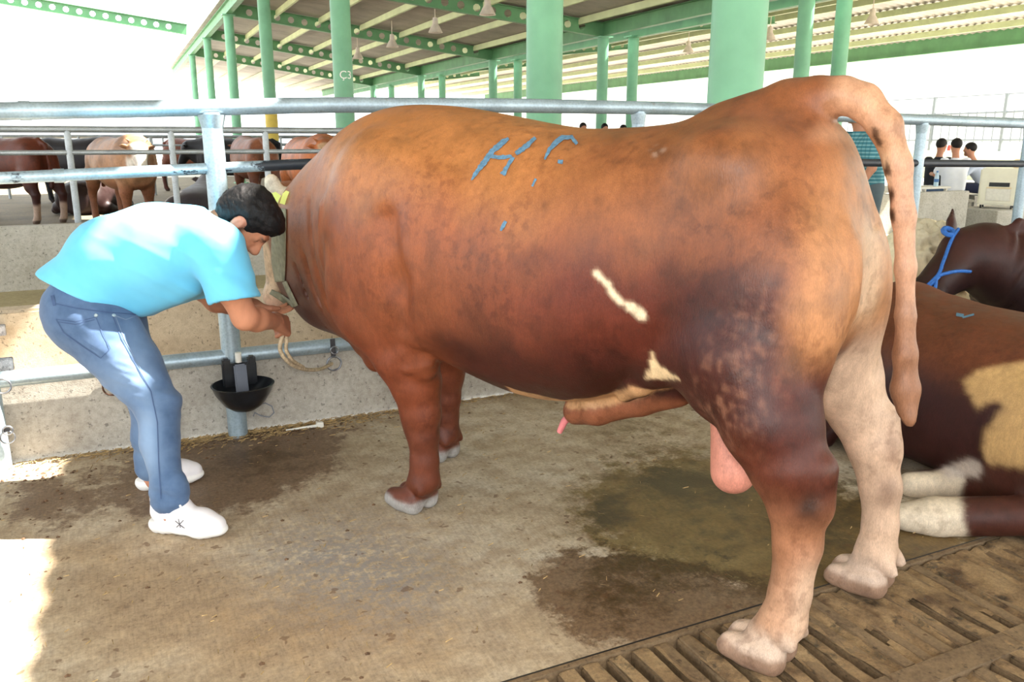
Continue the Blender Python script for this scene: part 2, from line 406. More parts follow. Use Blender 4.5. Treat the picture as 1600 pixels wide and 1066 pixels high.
# ------------------------------------------------------------------ pen floor with its stains
def pen_floor():
    xs = np.arange(-6.0, 8.001, .04); ys = np.arange(1.672, 3.921, .03); X, Y = np.meshgrid(xs, ys, indexing='ij'); n = len(ys)
    V = np.stack([X.ravel(), Y.ravel(), 0*X.ravel()], 1)
    V[:, 2] = (fbm(V*[1, 1, 0], 1.2, 3)-.5)*.006
    ij = np.arange(len(xs)-1)[:, None]*n+np.arange(n-1)[None]; ij = ij.ravel(); F = np.stack([ij, ij+n, ij+n+1, ij+1], 1)
    px, py, _ = proj(V).T
    def blob(u, v, rx, ry, k=1.0): return k*np.exp(-((px-u)/rx)**2-((py-v)/ry)**2)
    muck = blob(960, 935, 105, 70, 1.0)+blob(1100, 940, 150, 65, .75)+blob(880, 900, 60, 45, .5)+blob(420, 715, 120, 42, .95)+blob(330, 745, 110, 55, .9)+blob(180, 770, 190, 60, .45)+blob(60, 790, 60, 40, .5)+blob(350, 690, 120, 22, .7)+blob(520, 670, 120, 14, .35)+blob(660, 1010, 30, 26, .35)+blob(250, 960, 160, 110, .28)+blob(1200, 990, 110, 60, .4)
    tan = blob(330, 960, 330, 120, .75)+blob(640, 1010, 300, 80, .6)+blob(150, 850, 150, 60, .5)
    damp = blob(1080, 790, 200, 85, 1.1)+blob(1230, 850, 140, 90, .9)+blob(1420, 860, 150, 60, .9)+blob(960, 660, 160, 40, .3)+blob(960, 935, 110, 70, .5)+blob(400, 720, 150, 50, .5)
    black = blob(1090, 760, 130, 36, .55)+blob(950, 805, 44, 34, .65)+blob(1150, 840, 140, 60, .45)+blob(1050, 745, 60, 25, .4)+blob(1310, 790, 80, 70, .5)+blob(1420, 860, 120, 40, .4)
    worn = blob(560, 900, 160, 90, .9)+blob(500, 860, 110, 60, .7)+blob(640, 920, 90, 60, .5)
    o = mesh_obj('floor', V, F, floor_material(), None, True, None, {'muck': muck, 'damp': damp, 'black': black, 'worn': worn, 'tan': tan}); tag(o, kind='structure')
    return o
floor = pen_floor()
def struct(name, mb, mat, **kw): 
    o = mb.build(name, mat, None, **kw); tag(o, kind='structure'); return o
# slatted floor over the slurry pit: solid cross bars between rows of loose slats
SL_EDGE = 1.67
sf = MB()
for y0, y1 in ((1.655, 1.672), (1.20, 1.275), (.74, .815), (.28, .355), (-1.3, -.9)): sf.bb(-.4, 4.6, y0, y1, -.16, -.004)
slat_floor = struct('floor_slatted', sf, M['slat'])
slat_mesh = {}
for r, (y0, y1) in enumerate(((1.275, 1.655), (.815, 1.20), (.355, .74))):
    x = -.38; k = 0
    while x < 4.55:
        w = .050; ln = y1-y0
        key = (r, k % 3)
        if key not in slat_mesh:
            mb = MB(); e = .004
            mb.box((0, 0, -.05), (w-(.004*(k % 3)), ln, .09))
            o = mb.build('slat', M['slat'], slat_floor, bevel=.006); slat_mesh[key] = o.data
        else:
            o = bpy.data.objects.new('slat', slat_mesh[key]); link(o, slat_floor)
        o.location = (x, (y0+y1)/2, -.006+.003*math.sin(k*2.3+r)); x += .077; k += 1
pit = MB(); pit.bb(-6, 8, -6, 1.66, -.9, -.8); pit.bb(-6, 8, 1.66, 1.70, -.9, -.02); struct('floor_pit', pit, simple('slurry', (18, 14, 11), .4))
ap = MB(); ap.bb(-6, -.4, -6, 1.672, -.2, -.002); ap.bb(4.6, 8, -6, 1.672, -.2, -.002); ap.bb(-.4, 4.6, -6, -1.3, -.2, -.002); struct('floor_apron', ap, M['slat'])
def muck_mat():
    t = NT('caked_muck'); f = t.noise(90, 5, .75); a = t.noise(6, 6, .7); col = t.ramp(a, [(.36, s2l((92, 68, 44))), (.52, s2l((150, 122, 86))), (.7, s2l((176, 148, 108)))])
    col = t.mix(1.0, col, t.ramp(f, [(.3, .62), (.65, 1.1)]), 'MULTIPLY'); w = t.ramp(t.noise(9, 6, .75), [(.54, 0.0), (.62, 1.0)])
    col = t.mix(t.math('MULTIPLY', w, .75), col, s2l((44, 38, 32))); t.set(**{'Base Color': col, 'Roughness': t.ramp(w, [(0, .8), (1, .35)])}); t.bump(f, .7, .006); return t.m
# muck caked on the slats, filling some of the slots
def caked():
    xs = np.arange(.2, 4.2, .012); ys = np.arange(.75, 1.66, .014); X, Y = np.meshgrid(xs, ys, indexing='ij'); n = len(ys)
    V = np.stack([X.ravel(), Y.ravel(), 0*X.ravel()], 1); f = fbm(V*[1, .55, 0], 7, 4, 4)
    slot = np.abs(((V[:, 0]+.38+.0385) % .077)-.0385-.0)   # distance from slat centre line is small on the slat
    sh = (((V[:, 0]+.38+.0385) % .077)-.0385); onslot = np.abs(sh) > .029; V[:, 0] += 0
    z = -.010+(f-.50)*.05; g2 = fbm(V*[1, .5, 0], 3.2, 11, 3); z = np.where(onslot, z-.005, z)
    V[:, 2] = np.minimum(z, .006)
    ij = (np.arange(len(xs)-1)[:, None]*n+np.arange(n-1)[None]).ravel(); F = np.stack([ij, ij+n, ij+n+1, ij+1], 1); op = onslot & (g2 > .50); F = F[~(op[F].sum(1) >= 2)]
    o = mesh_obj('caked_muck', V, F, muck_mat(), slat_floor, True); tag(o, kind='stuff')
caked()
# ------------------------------------------------------------------ feed trough, alley, far trough
w = MB(); w.bb(-6, 9, 3.90, 4.02, -.05, .36); struct('wall_curb', w, M['curb'], bevel=.012)
w = MB(); w.bb(-6, 9, 4.02, 4.70, .02, .12); struct('floor_trough', w, M['plaster'])
w = MB(); w.bb(-6, 9, 4.70, 4.84, -.05, .525); struct('wall_trough', w, M['plaster'], bevel=.015)
w = MB(); w.bb(-30, 60, 4.84, 8.70, -.1, 0); struct('floor_alley', w, M['alley'])
w = MB(); w.bb(-9, 12.0, 8.70, 8.86, -.05, .59); struct('wall_far', w, M['far_conc'], bevel=.012)
w = MB(); w.bb(-9, 12.0, 8.86, 9.42, .0, .10); struct('floor_far_trough', w, M['alley'])
w = MB(); w.bb(-9, 9.0, 9.42, 9.56, -.05, .34); struct('wall_far_curb', w, M['far_conc'])
w = MB(); w.bb(-60, 90, 8.70, 120, -.12, -.001); w.bb(-60, -6, -40, 8.7, -.12, -.003); w.bb(9, 90, -40, 4.84, -.12, -.003); w.bb(-6, 9, -40, -6, -.12, -.003); struct('ground', w, M['ground'])
w = MB(); w.bb(-14, 11.8, 9.56, 34, -.05, .004); struct('floor_far_pens', w, concrete('far_pen_floor', (132, 118, 92), (92, 80, 62), .8, 1.2))
# ------------------------------------------------------------------ near fence
TOPZ = ([-6, -.6, .36, .85, 1.8, 2.9, 4.5, 5.8, 9], [1.44, 1.455, 1.487, 1.507, 1.521, 1.523, 1.486, 1.468, 1.44])
MIDZ = ([-6, -.6, .33, .85, 2.5, 4.3, 5.8, 9], [1.19, 1.20, 1.232, 1.25, 1.25, 1.214, 1.19, 1.17])
def near_fence():
    e = empty('pen_fence', (.385, 3.85, 0), 'near galvanised pipe fence the man and the big bull stand at', 'fence')
    inv = Vector((.385, 3.85, 0))
    def P(n, mb, mat): 
        mb.V = [tuple(Vector(v)-inv) for v in mb.V]; return mb.build(n, mat, e, smooth=True)
    xs = np.linspace(-5, 8.5, 60); P('top_rail', MB().tube([(x, 3.85, np.interp(x, *TOPZ)) for x in xs], .035, 18), M['galv'])
    P('middle_rail', MB().tube([(x, 3.85, np.interp(x, *MIDZ)) for x in xs], .0245, 14), M['galv_mid'])
    P('bottom_rail', MB().tube([(x, 3.85, .388) for x in (-5, 8.5)], .034, 18), M['galv'])
    for i, x in enumerate([-2.74, -1.65, -.564, .385, 1.475, 2.565, 3.66, 4.765, 5.855, 6.95, 8.04]):
        P('post', MB().tube([(x, 3.85, -.02), (x, 3.85, np.interp(x, *TOPZ)-.02)], .044 if i == 3 else (.03 if x < 0 else .034), 18), M['galv'])
        P('weld_collar', MB().tube([(x, 3.85, np.interp(x, *TOPZ)-.085), (x, 3.85, np.interp(x, *TOPZ)-.03)], [.045 if i == 3 else .035, .058 if i == 3 else .042], 18), M['galv'])
    for x, z, r in ((-.31, 1.465, .0375), (-.10, .388, .0375), (-.22, 1.212, .0285)):
        P('pipe_joint', MB().tube([(x-.02, 3.85, z), (x+.02, 3.85, z)], r, 18), M['galv'])
    return e
near_fence()
def far_fence(Y, X0, X1, step, off, label, r=.035, rails=(1.46, 1.235), group=None):
    e = empty('alley_fence', (X0, Y, 0), label, 'fence', group)
    for z, rr in zip(rails, (r, r*.72, r*.9)): MB().tube([(0, 0, z), (X1-X0, 0, z)], rr, 10).build('rail', M['galv_far'], e, smooth=True)
    x = X0+off; me = None
    while x < X1:
        if me is None: o = MB().tube([(0, 0, -.02), (0, 0, rails[0])], r*.95, 10).build('post', M['galv_far'], e, smooth=True); me = o.data
        else: o = bpy.data.objects.new('post', me); link(o, e)
        o.location = (x-X0, 0, 0); x += step
    return e
far_fence(9.5, -8.2, 9.0, .957, .12, 'pipe fence along the far side of the feed alley, second from the camera')
far_fence(23.0, -14, 11.2, 1.6, .4, 'pipe fence behind the first rank of distant cattle')
far_fence(27.5, -14, 11.5, 1.6, .9, 'pipe fence of the third pen row beyond the alley')
far_fence(33.0, -20, 11.5, 1.9, .3, 'farthest pipe fence, just under the skyline on the left')
# ------------------------------------------------------------------ halls: columns, beams, roofs
def roof_slab(name, x0, z0, x1, z1, y0, y1, parts_x, purlin_dx=1.5):
    """corrugated sheet (waves along the slope) with purlins below"""
    L = 400; k = int((y1-y0)/.0625)
    ys = np.linspace(y0, y1, k+1); zz = .022*np.cos(2*np.pi*(ys-y0)/.25)
    xs = np.linspace(x0, x1, parts_x+1); V = []; 
    for x in xs:
        z = z0+(z1-z0)*(x-x0)/(x1-x0)
        for y, q in zip(ys, zz): V.append((x, y, z+q))
    n = k+1; F = [(i*n+j, (i+1)*n+j, (i+1)*n+j+1, i*n+j+1) for i in range(parts_x) for j in range(k)]
    o = mesh_obj(name, V, F, M['roof'], None, True); tag(o, kind='structure')
    m = int(abs(x1-x0)/purlin_dx)+1
    for i in range(m):
        x = x0+(x1-x0)*(i+.25)/m; z = z0+(z1-z0)*(x-x0)/(x1-x0)
        MB().bb(x-.04, x+.04, y0, y1, z-.20, z-.03).build('purlin', M['pale_green'], o)
    return o
ROOF2 = (3.39, 5.60, 12.9, 4.52)
def z_roof2(x): return 5.60+(4.52-5.60)*(x-3.39)/(12.9-3.39)
roof_slab('ceiling_roof_middle', 3.39, 5.62, 12.9, 4.54, -6, 58, 1)
roof_slab('ceiling_roof_left', -9.0, 7.10, 3.0, 5.69, -6, 24, 1)
roof_slab('ceiling_roof_right', 13.3, 4.55, 18.7, 5.20, -2, 58, 1)
roof_slab('ceiling_roof_right_slope', 18.7, 5.20, 24.2, 4.55, 8, 58, 1)
roof_slab('ceiling_sun_blocker', 2.80, 5.86, 3.60, 5.74, 4.7, 12.3, 1, 3)  # added unseen sheet over the gap, keeps sun off alley and far wall
def castellated(p0, p1, label, depth=.36, group=None, nh=None):
    """deep beam with a row of round holes: web built from plates around each hole"""
    p0 = Vector(p0); p1 = Vector(p1); d = p1-p0; L = d.length
    e = empty('castellated_beam', p0, label, 'beam', group)
    X = d.normalized(); Yv = Vector((-X.y, X.x, 0)).normalized(); Z = X.cross(Yv)
    if Z.z < 0: Z = -Z
    Mx = Matrix((X, Yv, Z)).transposed()
    web = MB(); n = nh or int(L/.42); s = L/n; r = depth*.29; seg = 8
    for i in range(n):
        cx = s*(i+.5); solid = i in (0, n-1)
        if solid:
            web.box(Mx @ Vector((cx, 0, 0)), (s, .012, depth), Mx); continue
        ring = [(r*math.cos(2*math.pi*(j+.5)/seg), r*math.sin(2*math.pi*(j+.5)/seg)) for j in range(seg)]
        outer = [(max(-s/2, min(s/2, x*9)), max(-depth/2, min(depth/2, z*9))) for x, z in ring]
        V = [Mx @ Vector((cx+x, yy, z))for yy in (-.006, .006) for q in (ring, outer) for x, z in q]
        F = []
        for j in range(seg):
            k = (j+1) % seg; F += [(j, k, seg+k, seg+j), (2*seg+j, 3*seg+j, 3*seg+k, 2*seg+k), (j, 2*seg+j, 2*seg+k, k)]
        web.add(V, F)
    web.build('web', M['green2'], e)
    for sg in (-1, 1): MB().box(Mx @ Vector((L/2, 0, sg*depth/2)), (L, .16, .02), Mx).build('flange', M['green2'], e)
    return e
def column(x, y, h, r, label, cap=True, base=None):
    e = empty('steel_column', (x, y, 0), label, 'column')
    MB().tube([(0, 0, 0), (0, 0, h)], r, 24).build('shaft', M['green'], e, smooth=True)
    MB().bb(-r*1.4, r*1.4, -r*1.4, r*1.4, 0, .025).build('base_plate', M['green'], e)
    if cap: MB().bb(-r*1.3, r*1.3, -r*1.3, r*1.3, h, h+.03).build('cap_plate', M['green'], e)
    if base: MB().tube([(0, 0, base[0]), (0, 0, base[1])], r*1.02, 24, False).build('paint_band', M['yellow'], e, smooth=True)
    return e
colC = [(1145, 4.32, .172, 'thick green column just behind the bull\'s hindquarters'), (850, 6.96, .165, 'thick green column rising behind the middle of the bull\'s back'), (540, 14.36, .165, 'green column marked with white lettering'),
        (425, 21.82, .15, 'green column with a yellow band, left of the lettered column'), (370, 28.54, .15, 'thinner green column, second to the right of the man\'s fence post'), (335, 35.27, .145, 'thin far green column directly above the man\'s fence post'), (317, 42.3, .14, 'farthest thin green column left of the others')]
for px, Y, r, lb in colC: column(3.6, Y, z_roof2(3.6)-.42, r, lb, True, (1.35, 2.0) if px == 425 else None)
YA = [13.14, 20.8, 28.4, 36.3, 44.0]
nmA = ['nearest', 'second', 'third', 'fourth', 'fifth']
for k, Y in enumerate(YA):
    column(12.6, Y, z_roof2(12.6)-.42, .155, '%s green column of the left row of the paired columns, right background' % nmA[k])
    column(13.6, Y, 4.2, .155, '%s green column of the right row of the paired columns, right background' % nmA[k])
YC = [14.36, 21.82, 28.54, 35.27, 42.3]
for k in range(5):
    castellated((3.6, YC[k], z_roof2(3.6)-.42+.2), (12.6, YA[k], z_roof2(12.6)-.42+.2), '%s perforated green rafter of the middle hall' % nmA[k])
    castellated((13.6, YA[k], 4.42), (18.7, YA[k], 5.0), '%s perforated green rafter rising into the right-hand hall' % nmA[k], .3)
for k, Y in enumerate((35.3,)):
    castellated((-6.0, Y, 6.52), (2.9, Y, 5.47), 'perforated green rafter of the left-hand hall against the bright sky')
def eave(name, x, z, y0, y1, label, h=.34):
    e = empty(name, (x, y0, z), label, 'beam')
    MB().bb(-.012, .012, 0, y1-y0, -h/2, h/2).build('web', M['green2'], e); MB().bb(-.09, .09, 0, y1-y0, h/2-.01, h/2+.01).build('flange', M['green2'], e); MB().bb(-.09, .09, 0, y1-y0, -h/2-.01, -h/2+.01).build('flange', M['green2'], e)
eave('eave_beam', 12.6, z_roof2(12.6)-.2, 6, 56, 'long green eave beam resting on the left row of paired columns')
eave('eave_beam', 13.6, 4.35, 6, 56, 'long green eave beam resting on the right row of paired columns')
eave('eave_beam', 24.2, 4.35, 8, 56, 'green fascia beam along the outer eave on the far right', .5)
eave('eave_beam', 3.6, z_roof2(3.6)-.2, 6.5, 56, 'long green beam over the thick column row')
# high-bay lamps
def bay_lamp(p, top, label):
    e = empty('pendant_lamp', p, label, 'lamp', None)
    MB().lathe([(.02, .40), (.07, .38), (.08, .22), (.12, .16), (.20, .0), (.19, .0), (.11, .15), (.0, .17)], 18).build('shade', M['lampw'], e, smooth=True)
    MB().lathe([(.0, .05), (.05, .06), (.06, .10), (.03, .15)], 12).build('bulb', M['white'], e, smooth=True)
    MB().tube([(0, 0, .39), (0, 0, top-p[2])], .012, 6).build('stem', M['lampw'], e)
for (x, y, z), lb in zip([(8.3, 19.0, 4.25), (8.3, 22.6, 4.25), (8.3, 26.6, 4.25), (8.3, 30.8, 4.25)], ('nearest', 'second', 'third', 'fourth')): bay_lamp((x, y, z), z_roof2(x)+.0, '%s bell-shaped pendant lamp under the middle hall roof' % lb)
for (x, y, z), lb in zip([(18.2, 16.6, 4.3), (18.2, 20.4, 4.3), (18.2, 24.4, 4.3)], ('rightmost', 'middle', 'leftmost')): bay_lamp((x, y, z), 5.14, '%s bell-shaped pendant lamp under the right hall roof' % lb)
# ------------------------------------------------------------------ yard wall, railing and building on the far right
w = MB(); w.bb(27.6, 27.9, 6, 60, 0, 1.0); struct('wall_yard', w, simple('yard_wall', (222, 222, 200), .85, 0, .05, 1))
w = MB(); w.bb(40, 40.6, 2, 90, 0, 9.5); wb = struct('wall_building', w, M['white'])
for y0, z0 in ((34.0, 6.0), (29.4, 6.1)): MB().bb(39.96, 40.02, y0, y0+1.3, z0, z0+.8).build('window_blind', M['cream_win'], wb)
M['bar'] = simple('grey_bar_paint', (120, 126, 130), .6, 0, .1, 4)
rl = empty('yard_railing', (27.75, 8, 1.0), 'tall grey bar railing on the yard wall at far right', 'railing')
for z in (.42, 1.35, 1.95): MB().tube([(0, 0, z), (0, 26, z-.1)], .035 if z < 1.9 else .02, 6).build('rail', M['bar'], rl)
me = None
for i in range(75):
    if me is None: o = MB().bb(-.016, .016, -.016, .016, .35, 1.4).build('bar', M['bar'], rl); me = o.data
    else: o = bpy.data.objects.new('bar', me); link(o, rl)
    o.location = (0, i*.34, -.1*i*.34/26)
me = None
for i in range(10):
    if me is None: o = MB().bb(-.05, .05, -.05, .05, 0, 1.98).build('post', M['bar'], rl); me = o.data
    else: o = bpy.data.objects.new('post', me); link(o, rl)
    o.location = (0, i*2.8, -.1*i*2.8/26)
# ------------------------------------------------------------------ the big bull (local x forward, y towards the camera side, z up)
BULL_LOC = (1.70, 1.53, 0.0); BULL_A = math.atan2(.904, -.427)
def bull_local(P):
    P = np.asarray(P, float)-np.array(BULL_LOC); c, s = math.cos(BULL_A), math.sin(BULL_A)
    return np.stack([P[..., 0]*c+P[..., 1]*s, -P[..., 0]*s+P[..., 1]*c, P[..., 2]], -1)
def bull_world(P):
    P = np.asarray(P, float); c, s = math.cos(BULL_A), math.sin(BULL_A)
    return np.stack([P[..., 0]*c-P[..., 1]*s, P[..., 0]*s+P[..., 1]*c, P[..., 2]], -1)+np.array(BULL_LOC)
def hoof(S, x, y, fwd=1.0, z=0.0, sc=1.06):
    """cloven hoof: two toes with a cleft, heel, dew claws"""
    for sgn in (-1, 1):
        yy = y+sgn*.036*sc
        S.rc((x-.025, yy, z+.050), (x+.070*sc, y+sgn*.033*sc, z+.034), .044*sc, .035*sc, .010); S.rc((x+.03, yy, z+.028), (x+.088*sc, y+sgn*.033*sc, z+.022), .030*sc, .024*sc, .010)
        S.rc((x-.035, yy, z+.03), (x+.03, yy, z+.03), .035*sc, .038*sc, .01)
        S.rc((x-.062, yy, z+.118), (x-.080, y+sgn*.040*sc, z+.098), .024, .019, .014)   # dew claw
def build_bull():
    S = SDF((-.24, -.48, -.01), (2.74, .48, 1.56), .0088)
    # (a, top, bottom, half width, height of widest, lateral)
    S.loft([(-.02, 1.13, .90, .10, 1.02), (.015, 1.26, .80, .18, 1.04), (.05, 1.345, .76, .232, 1.04), (.10, 1.40, .72, .272, 1.04), (.25, 1.44, .68, .318, 1.04), (.40, 1.42, .655, .335, 1.0),
            (.55, 1.397, .62, .355, .96), (.70, 1.388, .55, .378, .92), (.85, 1.388, .510, .392, .91), (1.0, 1.405, .505, .398, .91), (1.2, 1.438, .535, .392, .94),
            (1.4, 1.467, .575, .375, .98), (1.6, 1.478, .56, .352, 1.0), (1.75, 1.463, .53, .318, .99), (1.9, 1.42, .525, .27, .96), (2.05, 1.345, .545, .228, .93),
            (2.2, 1.245, .575, .19, .90), (2.32, 1.15, .64, .15, .89)], 0, 2.25)
    for s in (1, -1):
        # rump, thigh
        S.ell((.105, .112*s, 1.0), (.155, .11, .25), .05)
        S.ell((.170, .205*s, .92), (.215, .142, .33), .05)
        S.ell((.27, .225*s, 1.30), (.10, .07, .07), .10)          # hip bone
        S.ell((.24, .23*s, .80), (.13, .10, .17), .06)            # stifle
        # shoulder blade and upper arm
        S.ell((1.56, .245*s, 1.05), (.22, .125, .34), .05)
        S.ell((1.60, .265*s, .80), (.19, .12, .19), .05)
        S.ell((1.40, .30*s, 1.0), (.30, .10, .32), .12)           # ribs
    # cleft below the tail and between the thighs
    S.rc((-.10, 0, 1.20), (-.07, 0, .72), .018, .05, .05, 'sub')
    S.ell((.02, 0, .62), (.16, .085, .16), .04, None, 'sub')
    # hip and tail head, raised tail
    S.rc((.36, 0, 1.385), (.20, 0, 1.435), .06, .062, .10)
    S.chain([(.20, 0, 1.438), (.13, 0, 1.457), (.07, 0, 1.462), (.018, 0, 1.445), (-.040, -.002, 1.385), (-.080, -.004, 1.29), (-.104, -.006, 1.17), (-.122, -.008, 1.04), (-.134, -.01, .92), (-.144, -.01, .82), (-.154, -.01, .73), (-.162, -.005, .675)],
            [.062, .052, .044, .042, .038, .031, .027, .024, .023, .028, .033, .022], .04)
    S.rc((-.155, -.01, .72), (-.178, .012, .655), .032, .018, .015)
    # near hind leg
    S.chain([(.17, .235, .80), (.085, .262, .66), (.028, .272, .56), (-.004, .274, .475), (-.012, .274, .36), (-.004, .274, .22), (.006, .275, .135)], [.15, .125, .098, .076, .0585, .051, .058], .04)
    S.rc((-.058, .274, .575), (-.045, .274, .47), .035, .042, .03)          # point of hock
    S.rc((.006, .275, .14), (.045, .276, .075), .056, .055, .02); hoof(S, .050, .276)
    # far hind leg
    S.chain([(.14, -.235, .80), (.085, -.262, .66), (.035, -.275, .57), (-.022, -.278, .46), (-.056, -.278, .34), (-.068, -.278, .22), (-.066, -.279, .135)], [.15, .118, .088, .072, .058, .050, .058], .04)
    S.rc((-.055, -.278, .56), (-.062, -.278, .45), .034, .040, .03)
    S.rc((-.066, -.279, .135), (-.045, -.279, .075), .056, .055, .02); hoof(S, -.045, -.279)
    # near fore leg
    S.chain([(1.56, .225, .74), (1.46, .225, .60), (1.425, .215, .50), (1.405, .21, .385), (1.398, .21, .30), (1.395, .21, .2), (1.40, .21, .125)], [.15, .118, .092, .071, .056, .051, .057], .05)
    S.rc((1.42, .21, .40), (1.425, .21, .34), .058, .052, .03)
    S.rc((1.375, .26, .64), (1.34, .25, .58), .07, .05, .03)                # elbow
    S.rc((1.40, .21, .13), (1.435, .21, .075), .055, .054, .02); hoof(S, 1.455, .21)
    # far fore leg
    S.chain([(1.66, -.215, .74), (1.655, -.215, .60), (1.665, -.21, .48), (1.675, -.21, .385), (1.68, -.21, .28), (1.685, -.21, .2), (1.69, -.21, .125)], [.15, .115, .088, .068, .054, .049, .055], .05)
    S.rc((1.69, -.21, .13), (1.715, -.21, .075), .053, .052, .02); hoof(S, 1.735, -.21)
    # brisket and dewlap
    S.rc((1.72, 0, .64), (1.86, 0, .60), .13, .10, .06)
    S.chain([(1.74, .03, .56), (1.85, .035, .485), (1.93, .03, .53), (2.03, .02, .59), (2.15, .02, .63)], [.04, .058, .05, .06, .07], .03, ((0, 1, 0), .6))
    # skin folds in front of the shoulder and on the neck
    S.chain([(1.76, .315, 1.12), (1.80, .30, .95), (1.80, .275, .78), (1.765, .24, .66)], [.012, .016, .018, .014], .06)
    for a0, k in ((1.90, 0), (1.99, 1), (2.09, 2)):
        pts = [(a0+.06, .24-.03*k, 1.13-.06*k), (a0+.02, .275-.035*k, .93-.03*k), (a0-.03, .25-.03*k, .75), (a0-.08, .17-.02*k, .62)]
        for i in range(3): S.rc(pts[i], pts[i+1], .010, .010, .022, 'sub')
    # groove behind the shoulder, flank fold, axilla folds
    g = [(1.335, .405, 1.10), (1.305, .412, .90), (1.32, .39, .74)]
    for i in range(2): S.rc(g[i], g[i+1], .010, .010, .10, 'sub')
    S.chain([(.30, .25, .80), (.42, .215, .73), (.52, .17, .66), (.60, .12, .60)], [.05, .045, .04, .03], .07)
    for dz in (0, .035, .07):
        S.chain([(1.29, .27, .605+dz), (1.36, .305-dz*.2, .58+dz), (1.45, .30, .585+dz)], [.012, .012, .006], .025)
    # neck, head carried low towards the rail
    S.rc((2.10, 0, 1.02), (2.33, 0, .98), .23, .16, .08)
    S.rc((2.15, .01, .74), (2.30, .01, .80), .16, .13, .08)
    S.ell((2.42, 0, 1.03), (.125, .125, .12), .05)
    S.rc((2.44, 0, 1.0), (2.50, 0, .72), .118, .078, .04)
    S.rc((2.33, 0, .86), (2.46, 0, .69), .105, .065, .05)            # jaw
    S.ell((2.315, .07, .84), (.10, .075, .14), .04); S.ell((2.315, -.07, .84), (.10, .075, .14), .04)   # cheeks
    S.rc((2.50, .038, .665), (2.50, -.038, .665), .066, .066, .03)   # muzzle
    S.ell((2.515, .105, .95), (.03, .03, .035), .02); S.ell((2.515, -.105, .95), (.03, .03, .035), .02)   # brows
    S.ell((2.40, 0, 1.13), (.10, .10, .05), .04)                     # poll
    for s in (1, -1):                                                # ears
        S.rc((2.33, .10*s, 1.07), (2.335, .125*s, 1.125), .028, .048, .02, 'add', ((.75, -.6*s, .1), .4))
        S.rc((2.335, .125*s, 1.125), (2.345, .135*s, 1.185), .048, .034, .01, 'add', ((.75, -.6*s, .1), .4))
    # sheath and navel fold
    S.chain([(.42, 0, .645), (.62, 0, .545), (.78, 0, .485), (.865, 0, .452)], [.04, .048, .058, .046], .04)
    S.rc((.50, 0, .61), (.84, 0, .515), .05, .03, .06, 'add', ((0, 1, 0), .5))
    S.rc((.33, 0, .66), (.30, .0, .55), .055, .05, .05)
    for s in (1, -1): S.rc((.305, .028*s, .56), (.272, .042*s, .405), .05, .066, .035)
    V, Q = S.mesh(2)
    V[:, 2] = np.maximum(V[:, 2], 0.0)
    return V, Q
bV, bQ = build_bull()
